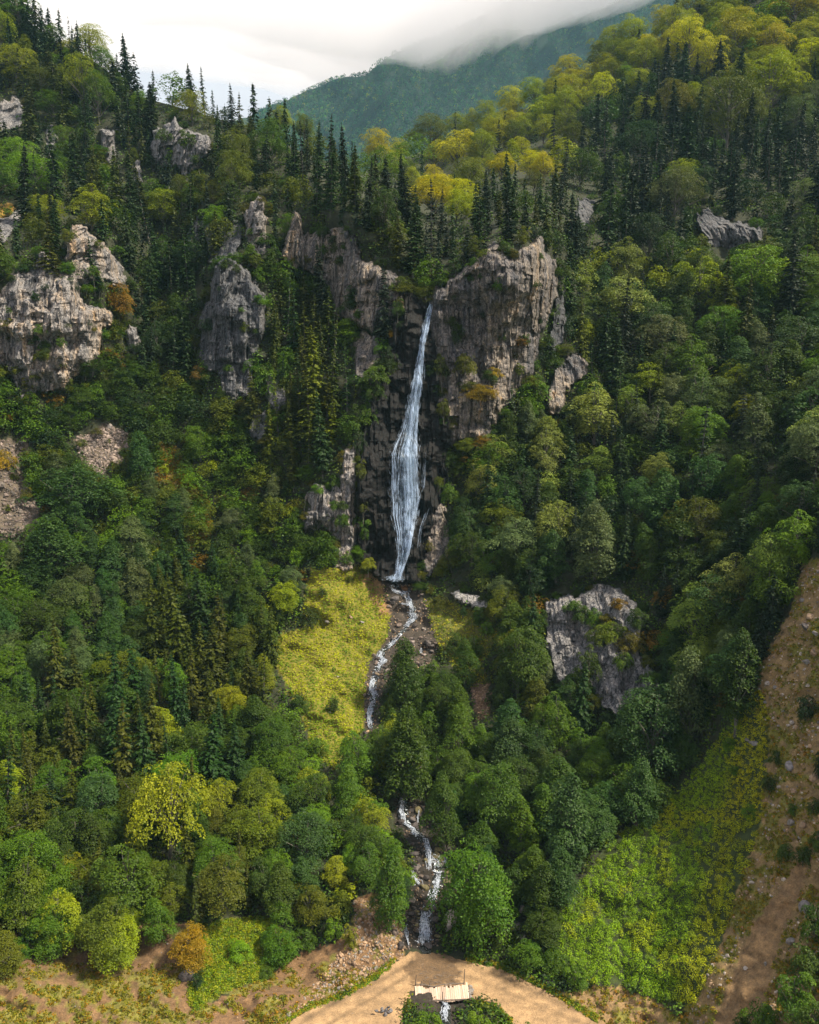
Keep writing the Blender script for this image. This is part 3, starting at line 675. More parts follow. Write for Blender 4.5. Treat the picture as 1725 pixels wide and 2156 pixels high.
# zone: (outline, [(type, weight)], {type: colours}, (height range m) per type)
def Z(poly, mixd, cols, hts, dens=1.0): return (poly, mixd, cols, hts, dens)
ZONES = [
 Z([(535, 640), (640, 640), (700, 700), (760, 760), (765, 900), (740, 960), (690, 990), (600, 990), (540, 960), (525, 850)], {'spruce': .75, 'broadleaf': .25}, {'spruce': ['olive dark', 'olive dark', 'dark green', 'olive'], 'broadleaf': ['mid green', 'olive']}, {'spruce': (11, 17), 'broadleaf': (4, 7)}),
 Z([(950, 470), (1000, 415), (1080, 385), (1150, 395), (1195, 430), (1200, 490), (1150, 560), (1060, 560), (960, 600), (930, 540)], {'spruce': .9, 'broadleaf': .1}, {'spruce': ['black green', 'dark green', 'dark green', 'olive dark'], 'broadleaf': ['deep green', 'olive']}, {'spruce': (7, 12), 'broadleaf': (5, 7)}),
 Z([(540, 300), (640, 270), (740, 320), (810, 385), (870, 450), (935, 500), (930, 560), (850, 600), (700, 560), (560, 500)], {'spruce': .74, 'broadleaf': .26}, {'spruce': ['black green', 'black green', 'dark green', 'olive dark'], 'broadleaf': ['olive', 'mid green', 'deep green']}, {'spruce': (9, 15), 'broadleaf': (6, 9)}),
 Z([(700, -100), (1800, -400), (1800, 150), (1560, 205), (1440, 150), (1330, 190), (1230, 250), (1215, 330), (1180, 400), (1080, 385), (1000, 415), (945, 480), (880, 455), (810, 385), (740, 325)], {'beech': .80, 'spruce': .05, 'broadleaf': .15}, {'beech': ['golden', 'yellow green', 'golden', 'yellow green', 'olive'], 'spruce': ['black green', 'dark green'], 'broadleaf': ['fresh green', 'yellow green', 'olive']}, {'beech': (12, 18), 'spruce': (12, 17), 'broadleaf': (10, 14)}),
 Z([(1180, 420), (1215, 330), (1230, 250), (1330, 190), (1440, 150), (1560, 205), (1800, 150), (1800, 530), (1180, 530)], {'spruce': .55, 'broadleaf': .22, 'beech': .23}, {'spruce': ['black green', 'black green', 'dark green'], 'broadleaf': ['dark green', 'deep green', 'blue green'], 'beech': ['olive', 'yellow green', 'grey green', 'dark green']}, {'spruce': (12, 19), 'broadleaf': (8, 12), 'beech': (11, 15)}),
 Z([(1170, 520), (1800, 500), (1800, 960), (1170, 900)], {'broadleaf': .72, 'alder': .2, 'spruce': .08}, {'broadleaf': ['mid green', 'pale green', 'deep green', 'blue green', 'yellow green', 'grey green', 'deep green'], 'alder': ['blue green', 'deep green', 'grey green'], 'spruce': ['black green', 'dark green', 'olive dark']}, {'broadleaf': (7, 11), 'alder': (8, 12), 'spruce': (11, 17)}),
 Z([(900, 850), (1800, 850), (1800, 1200), (1650, 1450), (1560, 1560), (1100, 1500), (880, 1250)], {'broadleaf': .62, 'alder': .27, 'spruce': .07, 'shrub': .04}, {'broadleaf': ['deep green', 'deep green', 'mid green', 'blue green', 'pale green', 'dark green', 'olive'], 'alder': ['deep green', 'blue green', 'grey green'], 'spruce': ['black green', 'dark green'], 'shrub': ['rust', 'olive']}, {'broadleaf': (6, 9), 'alder': (7, 10), 'spruce': (8, 12), 'shrub': (2, 4)}),
 Z([(880, 1400), (1600, 1400), (1480, 1640), (1300, 1760), (1180, 1900), (1150, 2050), (960, 1990), (900, 1700)], {'alder': .7, 'broadleaf': .24, 'shrub': .06}, {'alder': ['deep green', 'blue green', 'deep green', 'mid green'], 'broadleaf': ['mid green', 'deep green'], 'shrub': ['olive', 'deep green']}, {'alder': (6, 8.5), 'broadleaf': (4.5, 7), 'shrub': (1.6, 3)}),
 Z([(240, 460), (440, 540), (420, 800), (300, 820), (230, 640)], {'spruce': .35, 'broadleaf': .65}, {'spruce': ['black green', 'dark green'], 'broadleaf': ['dark green', 'deep green', 'deep green', 'olive']}, {'spruce': (10, 16), 'broadleaf': (6, 9)}),
 Z([(-80, -400), (200, -60), (720, 320), (600, 460), (380, 600), (240, 640), (130, 600), (-80, 640)], {'spruce': .46, 'beech': .32, 'broadleaf': .22}, {'spruce': ['black green', 'dark green', 'dark green', 'olive dark'], 'beech': ['yellow green', 'olive', 'mid green', 'yellow green', 'fresh green'], 'broadleaf': ['mid green', 'deep green', 'olive']}, {'spruce': (9, 17), 'beech': (8, 13), 'broadleaf': (6, 10)}),
 Z([(-80, 760), (250, 690), (540, 780), (560, 960), (300, 960), (-80, 960)], {'broadleaf': .82, 'alder': .14, 'shrub': .04}, {'broadleaf': ['mid green', 'deep green', 'mid green', 'olive', 'deep green', 'dark green'], 'alder': ['deep green'], 'shrub': ['rust', 'olive']}, {'broadleaf': (4.5, 7), 'alder': (6, 8), 'shrub': (2, 3)}),
 Z([(-80, 940), (300, 940), (560, 940), (720, 960), (760, 1200), (640, 1250), (440, 1200), (200, 1090), (-80, 1080)], {'broadleaf': .6, 'shrub': .24, 'alder': .16}, {'broadleaf': ['mid green', 'deep green', 'olive', 'mid green', 'fresh green', 'deep green'], 'shrub': ['rust', 'brown olive', 'olive', 'yellow green', 'olive', 'mid green', 'mid green', 'fresh green'], 'alder': ['blue green', 'grey green']}, {'broadleaf': (4, 6.5), 'shrub': (2, 3.5), 'alder': (6, 8)}),
 Z([(-80, 1060), (200, 1080), (330, 1150), (300, 1400), (-80, 1480)], {'alder': .62, 'broadleaf': .38}, {'alder': ['blue green', 'grey green', 'blue green'], 'broadleaf': ['deep green', 'mid green']}, {'alder': (6.5, 9), 'broadleaf': (5, 7)}),
 Z([(220, 1150), (700, 1150), (640, 1350), (600, 1500), (500, 1680), (-80, 1700), (-80, 1380), (200, 1380)], {'spruce': .32, 'broadleaf': .45, 'alder': .23}, {'spruce': ['dark green', 'olive dark', 'olive dark'], 'broadleaf': ['mid green', 'deep green', 'deep green', 'yellow green', 'olive'], 'alder': ['deep green', 'blue green']}, {'spruce': (9, 13), 'broadleaf': (5, 8), 'alder': (6, 8.5)}),
 Z([(-80, 1640), (560, 1640), (560, 1800), (420, 2060), (-80, 2060)], {'broadleaf': .82, 'spruce': .05, 'alder': .13}, {'broadleaf': ['olive', 'mid green', 'mid green', 'olive', 'yellow green', 'deep green'], 'spruce': ['olive dark'], 'alder': ['blue green', 'deep green']}, {'broadleaf': (5, 7.5), 'spruce': (7, 9), 'alder': (6, 8)}),
 Z([(480, 1500), (880, 1450), (900, 2000), (500, 2000)], {'broadleaf': .72, 'alder': .2, 'shrub': .08}, {'broadleaf': ['mid green', 'fresh green', 'yellow green', 'deep green', 'olive', 'mid green'], 'alder': ['blue green', 'deep green'], 'shrub': ['rust', 'olive', 'yellow green']}, {'broadleaf': (4, 6.5), 'alder': (5, 7.5), 'shrub': (1.8, 3)}),
]
def _zi(X, Y):
    r = np.full(X.shape, -1)
    for i, z in reversed(list(enumerate(ZONES))): r[inpoly(X, Y, z[0])] = i
    return r
DEF = Z([], {'broadleaf': 1.0}, {'broadleaf': ['mid green', 'deep green', 'dark green']}, {'broadleaf': (5, 8)})

# hero trees: crown centre x, y, width, height (reference pixels), kind, colour
HERO = [
 (855, 1412, 108, 155, 'alder', 'deep green'), (848, 1575, 150, 215, 'alder', 'deep green'), (965, 1545, 100, 140, 'broadleaf', 'mid green'),
 (1062, 1572, 118, 145, 'alder', 'blue green'), (935, 1695, 92, 190, 'alder', 'deep green'), (1042, 1665, 110, 175, 'alder', 'deep green'),
 (1195, 1715, 158, 235, 'alder', 'blue green'), (1343, 1665, 112, 150, 'alder', 'blue green'), (1362, 1530, 150, 230, 'alder', 'blue green'),
 (1550, 1420, 130, 220, 'alder', 'deep green'), (1448, 1455, 128, 220, 'alder', 'grey green'), (822, 1850, 118, 220, 'alder', 'mid green'),
 (1005, 1870, 165, 240, 'broadleaf', 'mid green'), (1140, 1870, 110, 150, 'alder', 'deep green'), (1250, 1130, 125, 180, 'alder', 'grey green'),
 (1670, 1130, 105, 125, 'broadleaf', 'fresh green'), (105, 1150, 150, 150, 'alder', 'blue green'), (150, 1035, 135, 140, 'alder', 'blue green'),
 (300, 958, 74, 110, 'alder', 'blue green'), (1165, 1520, 92, 135, 'broadleaf', 'mid green'), (645, 1765, 112, 150, 'alder', 'blue green'),
 (355, 1690, 140, 235, 'broadleaf', 'yellow green'), (270, 1850, 160, 190, 'broadleaf', 'mid green'), (400, 1988, 88, 112, 'broadleaf', 'orange'),
 (230, 1940, 130, 150, 'broadleaf', 'olive'), (130, 1925, 110, 150, 'broadleaf', 'yellow green'), (50, 1880, 120, 180, 'broadleaf', 'olive'),
 (595, 1985, 95, 95, 'broadleaf', 'mid green'), (730, 1660, 90, 130, 'broadleaf', 'mid green'), (755, 1590, 90, 120, 'broadleaf', 'mid green'),
 (1060, 1450, 60, 90, 'alder', 'deep green'), (980, 1395, 70, 110, 'alder', 'deep green'), (1090, 1380, 110, 160, 'alder', 'deep green'),
 (690, 332, 58, 158, 'spruce', 'black green'), (640, 330, 48, 130, 'spruce', 'black green'), (622, 330, 42, 125, 'spruce', 'dark green'),
 (490, 232, 36, 88, 'spruce', 'black green'), (432, 196, 36, 92, 'spruce', 'dark green'), (406, 192, 36, 92, 'spruce', 'dark green'),
 (685, 600, 60, 170, 'spruce', 'black green'), (815, 650, 58, 190, 'spruce', 'black green'), (1470, 930, 80, 190, 'spruce', 'black green'),
 (1665, 580, 80, 200, 'spruce', 'black green'), (1310, 960, 70, 160, 'spruce', 'dark green'), (1228, 700, 46, 150, 'spruce', 'olive'),
 (330, 1300, 80, 200, 'spruce', 'olive dark'), (385, 1300, 84, 210, 'spruce', 'olive dark'), (435, 1270, 76, 190, 'spruce', 'dark green'), (245, 1440, 80, 210, 'spruce', 'dark green'),
 (120, 1380, 76, 180, 'spruce', 'olive dark'), (310, 1570, 84, 190, 'spruce', 'dark green'), (265, 1560, 90, 210, 'spruce', 'olive dark'),
 (1608, 185, 120, 130, 'beech', 'yellow green'), (1620, 105, 75, 90, 'beech', 'golden'), (1500, 130, 65, 90, 'beech', 'golden'),
 (1530, 240, 100, 160, 'beech', 'olive'), (1410, 230, 80, 100, 'beech', 'brown olive'), (1265, 200, 60, 80, 'beech', 'golden'), (1190, 235, 60, 85, 'beech', 'yellow green'),
 (1250, 870, 110, 130, 'broadleaf', 'pale green'), (1150, 950, 80, 110, 'broadleaf', 'pale green'), (1315, 560, 80, 110, 'broadleaf', 'pale green'),
 (1590, 585, 120, 130, 'broadleaf', 'fresh green'), (1300, 640, 100, 120, 'broadleaf', 'pale green'), (1010, 830, 66, 46, 'broadleaf', 'orange'),
 (1010, 1010, 80, 100, 'broadleaf', 'pale green'), (610, 480, 40, 60, 'broadleaf', 'mid green'), (250, 640, 60, 90, 'broadleaf', 'rust'),
 (900, 620, 60, 50, 'broadleaf', 'olive'), (740, 700, 100, 60, 'broadleaf', 'fresh green'), (10, 960, 44, 60, 'shrub', 'orange'),
 (200, 560, 44, 110, 'spruce', 'dark green'), (110, 520, 60, 140, 'spruce', 'olive dark'), (195, 440, 80, 90, 'broadleaf', 'yellow green'),
 (570, 310, 64, 100, 'beech', 'mid green'), (516, 330, 40, 80, 'beech', 'olive'), (590, 260, 44, 60, 'beech', 'yellow green'), (640, 275, 50, 60, 'beech', 'olive'), (180, 180, 70, 110, 'beech', 'yellow green'), (210, 210, 64, 100, 'beech', 'mid green'),
]
BUSHLIST = [ (172, 930, 26, 24, 'olive'), (205, 905, 24, 20, 'brown olive'), (262, 948, 24, 26, 'mid green'), (190, 990, 30, 26, 'olive'), (240, 975, 26, 24, 'brown olive'), (228, 925, 14, 12, 'olive'), (30, 1000, 24, 20, 'olive'), (55, 1040, 30, 30, 'brown olive'), (15, 1070, 22, 18, 'olive'), (60, 960, 30, 34, 'brown olive'), # right-hand slope and foreground bushes
 (1638, 1590, 36, 36, 'deep green'), (1620, 1645, 46, 44, 'deep green'), (1700, 1480, 50, 70, 'dark green'), (1655, 1785, 44, 50, 'deep green'), (1690, 1790, 44, 60, 'deep green'),
 (1720, 1760, 40, 60, 'deep green'), (1670, 1700, 30, 30, 'mid green'), (1722, 1610, 30, 60, 'dark green'), (1716, 1690, 34, 46, 'deep green'), (1700, 2010, 100, 110, 'deep green'), (1730, 1930, 80, 110, 'deep green'),
 (1670, 2090, 110, 110, 'mid green'), (1600, 2120, 80, 80, 'mid green'), (1720, 2120, 90, 110, 'deep green'), (1560, 2150, 60, 60, 'deep green'), (1545, 1620, 30, 26, 'mid green'),
 (1580, 1700, 40, 34, 'fresh green'), (900, 2150, 80, 74, 'fresh green'), (870, 2165, 60, 60, 'mid green'), (1010, 2150, 70, 74, 'fresh green'), (1045, 2160, 54, 60, 'mid green'), (975, 2165, 40, 50, 'mid green'), (1110, 2165, 50, 44, 'mid green'),
 (1215, 2050, 70, 50, 'fresh green'), (1165, 2010, 70, 60, 'mid green'), (1060, 1960, 60, 60, 'deep green'), (1120, 1990, 60, 60, 'mid green'), (1000, 1985, 50, 36, 'deep green'), (1535, 1560, 40, 40, 'fresh green'),
 (505, 1990, 60, 40, 'fresh green'), (740, 1970, 44, 60, 'yellow green'), (700, 1950, 50, 60, 'fresh green'), (560, 2040, 40, 36, 'mid green'), (640, 1960, 60, 60, 'mid green'), (703, 1478, 30, 44, 'deep green'), (632, 1470, 44, 50, 'deep green'),
 (655, 1290, 40, 60, 'deep green'), (680, 1245, 22, 24, 'deep green'), (960, 1340, 40, 60, 'deep green'), (1000, 1350, 40, 60, 'deep green'), (1025, 1320, 36, 40, 'mid green'), (60, 1990, 80, 40, 'mid green'), (670, 1560, 50, 60, 'mid green'),
 (925, 1260, 36, 34, 'olive'), (905, 1235, 30, 26, 'brown olive'), (900, 1420, 60, 60, 'mid green'), (130, 720, 26, 24, 'mid green'), (415, 2060, 34, 44, 'dark green'),
 (735, 1215, 22, 20, 'olive'), (770, 1190, 30, 36, 'olive'), (980, 760, 50, 60, 'brown olive'), (960, 700, 36, 60, 'deep green'), (1040, 780, 40, 30, 'orange'), (985, 810, 50, 30, 'olive'), (1100, 720, 36, 20, 'rust'),
 (1290, 1320, 70, 50, 'olive'), (1330, 1340, 60, 60, 'brown olive'), (1250, 1290, 40, 50, 'mid green'), (1240, 1400, 60, 80, 'deep green'), (1300, 1270, 40, 30, 'rust'), (1225, 1280, 50, 50, 'deep green'), (1262, 1330, 56, 60, 'olive'), (1310, 1385, 50, 50, 'mid green'), (1280, 1300, 44, 36, 'brown olive'), (1205, 1270, 40, 34, 'mid green'), (1340, 1300, 50, 56, 'deep green'), (1215, 1420, 50, 60, 'deep green'), (1370, 1420, 40, 40, 'mid green'),
 (790, 780, 60, 50, 'mid green'), (780, 830, 60, 60, 'deep green'), (720, 1090, 30, 40, 'mid green'), (690, 1160, 60, 60, 'mid green'), (770, 950, 30, 50, 'deep green'), (835, 715, 40, 50, 'deep green'),
]

TR = []   # dict per tree
def add_tree(kind, colr, X, Yb, h, wscale=1.0, hero=False, lift=0.0):
    D = float(D_ground(np.array([X]), np.array([Yb]))[0]) - lift
    p = P(X, Yb, D); hp = h * F / (D * 1.0)
    TR.append(dict(kind=kind, col=colr, x=X, y=Yb, h=h, ws=wscale, D=D, p=p, hp=hp, hero=hero))
def hero_from(cx_, cy_, w, h, kind, colr, lift=0.0):
    yb = cy_ + h * .5
    D = float(D_ground(np.array([cx_]), np.array([min(yb, 2400)]))[0]) - lift
    hm = h * D / F / (1.0 if yb < 1400 else .93); wm = w * D / F
    ws = wm / (hm * WH[kind])
    add_tree(kind, colr, cx_, yb, hm, ws, True, lift)
for a in HERO: hero_from(*a, lift=4.0 if a[:2] in ((1010, 830),) else 0)
for (x_, y_, w_, h_, c_) in BUSHLIST:
    onrock = any(inpoly(np.array([x_]), np.array([y_]), pl[0])[0] for pl in ROCKS.values())
    hero_from(x_, y_, w_, h_, 'shrub', c_, 3.2 if onrock else 0.0)

rs_ = np.random.default_rng(321)
for nm_, (pl, li, tn, lb) in ROCKS.items():
    pa = np.array(pl, float); bigst = nm_ in ('left_crag', 'knob', 'tower', 'mid', 'right_crag', 'rib', 'spire', 'high_left')
    if bigst:       # shrubs rooted on ledges of the face
        ri_ = list(ROCKS).index(nm_); nsh = int((np.ptp(pa[:, 0]) * np.ptp(pa[:, 1])) / 4200) + 1; got = 0
        for _ in range(60):
            if got >= nsh: break
            x_, y_ = rs_.uniform(pa[:, 0].min(), pa[:, 0].max()), rs_.uniform(pa[:, 1].min(), pa[:, 1].max())
            if not inpoly(np.array([x_]), np.array([y_]), pl)[0] or x_ < 5: continue
            Dr = rockD(np.array([x_]), np.array([y_]), pl, li * (.5 if nm_ != 'x' else .8), 1.0, 100 + 20 * ri_, 7, True)[0][0]; Dg_ = float(D_ground(np.array([x_]), np.array([y_]))[0]); got += 1
            w_ = rs_.uniform(14, 34); hm_ = w_ * rs_.uniform(.7, 1.2) * Dr / F
            add_tree('shrub', ['deep green', 'mid green', 'olive', 'brown olive', 'dark green'][int(rs_.integers(5))], x_, y_, hm_, rs_.uniform(.7, 1.0), True, Dg_ - Dr + .1)
    cen = pa.mean(0); per_ = np.hypot(*(np.roll(pa, -1, 0) - pa).T)
    for i_ in range(len(pa)):
        a_, b_ = pa[i_], pa[(i_ + 1) % len(pa)]
        for k_ in range(max(1, int(per_[i_] / 30))):
            if rs_.random() > (.9 if (a_[1] + b_[1]) / 2 > cen[1] else .66): continue
            q_ = a_ + (b_ - a_) * rs_.random(); w_ = rs_.uniform(20, 46 if q_[1] > cen[1] else 36); o_ = (q_ - cen) / (np.linalg.norm(q_ - cen) + 1) * rs_.uniform(-2, 10)
            q_ = q_ + o_
            if not (-20 < q_[0] < 1740) or q_[1] < 210: continue
            below = q_[1] > cen[1]
            hero_from(q_[0], q_[1] + (6 if below else -2), w_ * rs_.uniform(.9, 1.3), w_ * rs_.uniform(.7, 1.1), 'shrub' if rs_.random() < .6 else 'broadleaf', ['deep green', 'mid green', 'olive', 'brown olive', 'dark green', 'rust'][int(rs_.choice(6, p=[.32, .24, .2, .10, .11, .03]))], 1.0 if below else 0)
for (x_, y_, w_, h_, c_) in [(752, 880, 40, 60, 'deep green'), (758, 930, 36, 60, 'dark green'), (770, 860, 50, 60, 'mid green'), (790, 820, 44, 50, 'deep green'), (812, 760, 40, 60, 'dark green'), (805, 730, 50, 50, 'mid green'), (760, 990, 30, 44, 'olive'), (764, 1060, 26, 40, 'olive'), (768, 1120, 26, 36, 'mid green'), (775, 1180, 36, 34, 'yellow green'),
 (935, 860, 34, 40, 'olive'), (945, 960, 40, 50, 'deep green'), (945, 1030, 44, 60, 'mid green'), (952, 1110, 40, 60, 'deep green'), (930, 1190, 44, 44, 'olive'), (838, 650, 34, 40, 'deep green'), (930, 770, 34, 50, 'olive'), (922, 1010, 24, 30, 'olive'), (905, 1150, 24, 26, 'brown olive'),
 (1180, 560, 44, 60, 'deep green'), (1186, 610, 40, 60, 'mid green'), (1190, 680, 44, 70, 'dark green'), (1165, 760, 50, 60, 'deep green'), (1130, 800, 50, 50, 'mid green'), (1100, 500, 34, 40, 'olive'), (1150, 490, 40, 44, 'deep green'), (1170, 520, 40, 50, 'dark green'), (1000, 520, 40, 40, 'olive'), (960, 560, 44, 40, 'deep green'), (930, 590, 40, 34, 'mid green')]:
    hero_from(x_, y_, w_, h_, 'shrub', c_, 2.6 if inpoly(np.array([x_]), np.array([y_]), GULLY)[0] else .6)
for a in [(25, 1990, 96, 120, 'broadleaf', 'olive'), (115, 1950, 110, 120, 'broadleaf', 'mid green'), (250, 1965, 116, 116, 'broadleaf', 'yellow green'), (335, 1930, 90, 110, 'broadleaf', 'mid green'), (180, 1900, 110, 130, 'broadleaf', 'deep green')]: hero_from(*a)
ZR = Raster(_zi, -90, 1800, -400, 2300, 4.0)
r = np.random.default_rng(33)
acc = np.array([[t['x'], t['y'] - t['hp'] * .5, t['hp'] * WH[t['kind']] * t['ws'], t['hp']] for t in TR])
cand = 52000
bx = r.uniform(-170, 1930, cand); by = r.uniform(-200, 2200, cand)
ok = by > skyline(bx) + 1; bx, by = bx[ok], by[ok]
bD = D_ground(bx, by)
for i in range(len(bx)):
    X, Yb, D = bx[i], by[i], bD[i]
    zc = None; yc = Yb - 6.5 * F / D * .5
    zi = int(ZR.near(X, yc)); zi = zi if zi >= 0 else int(ZR.near(X, Yb - 4)); zc = ZONES[zi] if zi >= 0 else DEF
    ks = list(zc[1].keys()); kind = ks[r.choice(len(ks), p=np.array(list(zc[1].values())) / sum(zc[1].values()))]
    lo, hi = zc[3][kind]; h = r.uniform(lo * .85, hi * 1.1); hp = h * F / D; ws = r.uniform(.85, 1.22) if kind != 'spruce' else r.uniform(.75, 1.35); wp = hp * WH[kind] * ws
    if kind == 'beech' and D < 330 and 820 < X < 1190: h *= .62; hp *= .62; wp *= .62
    yc = Yb - hp * .5
    # stay off the open ground, the rock faces and the water
    sx = X + wp * np.array([-.36, 0, .36, -.30, 0, .30, 0]); sy = Yb - hp * np.array([.5, .5, .5, .22, .15, .22, .88])
    if kind == 'spruce': sx[-1] = X
    if keepout(sx, sy).sum() > (0 if kind != 'spruce' or 380 < X < 860 and yc < 720 else 1): continue
    if keepout(np.array([X]), np.array([Yb]))[0]: continue
    tt_ = acc; d = np.hypot((tt_[:, 0] - X) / ((tt_[:, 2] + wp) * (.34 if kind != 'spruce' else .30)), (tt_[:, 1] + tt_[:, 3] * .5 - Yb) / ((tt_[:, 3] + hp) * (.125 if kind != 'spruce' else .085) + 4))
    if d.min() < 1: continue
    cl = zc[2][kind]; colr = cl[r.integers(len(cl))]
    add_tree(kind, colr, X, Yb, h, ws)
    acc = np.concatenate([acc, [[X, yc, wp, hp]]])
print('TREES', len(TR), {k: sum(t['kind'] == k for t in TR) for k in VAR})

# ------------------------------------------------------------------ labels
MARKS = [(10, 90, 'the top left corner'), (60, 240, 'the highest left crag'), (190, 110, 'the left skyline notch'), (228, 300, 'the narrow upright slab'), (380, 310, 'the high peaked cliff'), (300, 200, 'the middle of the left ridge'), (480, 230, 'the low end of the left ridge'),
 (20, 470, 'the small left edge crag'), (190, 530, 'the rounded left crag'), (90, 680, 'the broad tan cliff'), (280, 720, 'the small pointed rock'), (350, 560, 'the dark left gully'), (487, 700, 'the grey rock tower'), (545, 470, 'the sunlit spire'),
 (640, 500, 'the streaked cliff top'), (690, 300, 'the tallest ridge spruce'), (790, 620, 'the streaked cliff end'), (905, 630, 'the waterfall lip'), (650, 800, 'the narrow conifer strip'), (1040, 440, 'the crest spruces'), (1110, 600, 'the great brown cliff'),
 (860, 360, 'the golden hollow'), (1000, 280, 'the golden slope foot'), (1150, 250, 'the golden slope middle'), (1300, 150, 'the golden slope shoulder'), (1450, 60, 'the golden slope top'), (1640, 40, 'the top right corner'), (1600, 190, 'the largest beech'),
 (1350, 330, 'the dark upper right slope'), (1540, 480, 'the purple grey cliff'), (1235, 450, 'the thin shaded slab'), (1700, 400, 'the upper right edge'), (1315, 600, 'the pale trees upper right'), (1200, 800, 'the rough brown step'), (1450, 700, 'the right slope middle'), (1660, 620, 'the lone right spruce'),
 (1690, 850, 'the right edge middle'), (1400, 950, 'the dark right hollow'), (1250, 1130, 'the big grey green tree'), (1030, 950, 'the base of the brown cliff'), (950, 1080, 'the lower waterfall right bank'), (990, 1262, 'the thin pale ledge'), (1100, 1150, 'the shaded right wood'),
 (1500, 1180, 'the right wood above the scree'), (1670, 1130, 'the bright round tree'), (1270, 1350, 'the lichened crag'), (1500, 1420, 'the paired dark alders'), (1640, 1400, 'the right scree'), (1630, 1620, 'the rocky right slope'), (1680, 1900, 'the right dirt path'),
 (1190, 1715, 'the broad central alder'), (1400, 1880, 'the leafy bush field'), (1060, 1570, 'the stream side alders'), (1000, 1860, 'the tree over the lower cascade'), (900, 1850, 'the lower cascade'), (848, 1570, 'the tree hiding the stream'), (790, 1440, 'the upper cascade'),
 (700, 1380, 'the yellow meadow'), (970, 1320, 'the small right meadow'), (720, 1080, 'the orange rock rib'), (690, 1620, 'the meadow lower tip'), (600, 1200, 'the slope left of the meadow'), (450, 1050, 'the rusty clearing'), (230, 940, 'the pale scree patch'), (30, 1050, 'the left edge scree'),
 (350, 860, 'the green slope below the cliffs'), (100, 1150, 'the large blue green alders'), (380, 1300, 'the dark spruce trio'), (100, 1350, 'the left edge alders'), (480, 1450, 'the wood left of the meadow'), (250, 1550, 'the dark lower spruces'), (60, 1600, 'the left edge wood'),
 (350, 1690, 'the tall yellow green tree'), (150, 1800, 'the lower left wood'), (560, 1750, 'the lower left thicket'), (400, 1990, 'the orange tree'), (200, 1960, 'the bare soil bank'), (510, 2010, 'the green bank patch'), (620, 1930, 'the rubble bank top'), (800, 1960, 'the rubble bank'), (930, 2100, 'the plank bridge'), (1150, 2080, 'the road bend'), (800, 2130, 'the left road verge')]
MK = np.array([[m[0], m[1]] for m in MARKS], float)
ORD = ['first', 'second', 'third', 'fourth', 'fifth', 'sixth', 'seventh', 'eighth', 'ninth', 'tenth', 'eleventh', 'twelfth', 'thirteenth', 'fourteenth', 'fifteenth']
def place_phrase(x, y):
    d = np.hypot(MK[:, 0] - x, MK[:, 1] - y); i = int(d.argmin()); dx, dy = x - MK[i, 0], y - MK[i, 1]
    if d[i] < 14: s = 'at'
    elif abs(dx) > abs(dy): s = 'right of' if dx > 0 else 'left of'
    else: s = 'below' if dy > 0 else 'above'
    return s, MARKS[i][2]
def finish_labels(items):
    """items: (obj, stem, x, y): same stem + place -> ranked from the left"""
    d = {}
    for o, stem, x, y in items:
        s, mk = place_phrase(x, y); d.setdefault((stem, s, mk), []).append((x, o))
    for (stem, s, mk), l in d.items():
        l.sort(key=lambda q: q[0]); n = len(l)
        for k, (x, o) in enumerate(l):
            if n == 1: t = f'{stem} {s} {mk}'
            elif k == 0: t = f'leftmost {stem} {s} {mk}'
            elif k == n - 1: t = f'rightmost {stem} {s} {mk}'
            elif k < 15: t = f'{stem} {s} {mk}, {ORD[k]} from left'
            else: t = f'{stem} {s} {mk}, {ORD[min(n - 1 - k, 14)]} from right'
            o['label'] = t

# ------------------------------------------------------------------ placing the trees
CATS = {'alder': 'alder tree', 'broadleaf': 'broadleaf tree', 'beech': 'beech tree', 'spruce': 'spruce tree', 'shrub': 'shrub'}
GRP = {'alder': 'alders along the stream and lower slopes', 'broadleaf': 'broadleaf trees covering the slopes', 'beech': 'beeches on the upper slopes', 'spruce': 'spruces on the slopes and ridges', 'shrub': 'shrubs on open ground and rock'}
LIMIT = 300
def size_word(k, h):
    a, b = {'spruce': (12, 18), 'shrub': (2, 3.2)}.get(k, (6.2, 9.5)); return 'small' if h < a else ('mid sized' if h < b else 'tall' if k != 'shrub' else 'large')
lab = []; used = {}
leftover = {k: [] for k in VAR}
rr_ = np.random.default_rng(99)
for kind in VAR:
    L_ = sorted([t for t in TR if t['kind'] == kind], key=lambda t: (-t['hero'], -t['hp'] * (.2 if not (-30 < t['x'] < 1755) else 1)))
    for i, t in enumerate(L_):
        if i >= LIMIT: leftover[kind].append(t); continue
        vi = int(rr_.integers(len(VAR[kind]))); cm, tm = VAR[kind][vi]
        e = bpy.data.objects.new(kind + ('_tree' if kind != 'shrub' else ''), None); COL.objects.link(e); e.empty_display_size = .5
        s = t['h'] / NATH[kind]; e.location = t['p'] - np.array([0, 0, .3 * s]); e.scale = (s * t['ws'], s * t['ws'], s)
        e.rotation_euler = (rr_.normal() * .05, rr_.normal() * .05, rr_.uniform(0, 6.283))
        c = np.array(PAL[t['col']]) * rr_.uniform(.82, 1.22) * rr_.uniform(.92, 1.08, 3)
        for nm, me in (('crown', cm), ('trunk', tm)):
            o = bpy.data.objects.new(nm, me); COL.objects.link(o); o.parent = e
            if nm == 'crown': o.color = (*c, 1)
        e['category'] = CATS[kind]; e['group'] = GRP[kind]
        cw = t['col'] if t['col'] not in ('olive dark',) else 'dark olive'
        stem = f"{size_word(kind, t['h'])} {cw} {kind if kind in ('spruce', 'alder', 'beech', 'shrub') else 'leafy tree'}"
        lab.append((e, stem, t['x'], t['y'] - t['hp'] * .5))
finish_labels(lab)

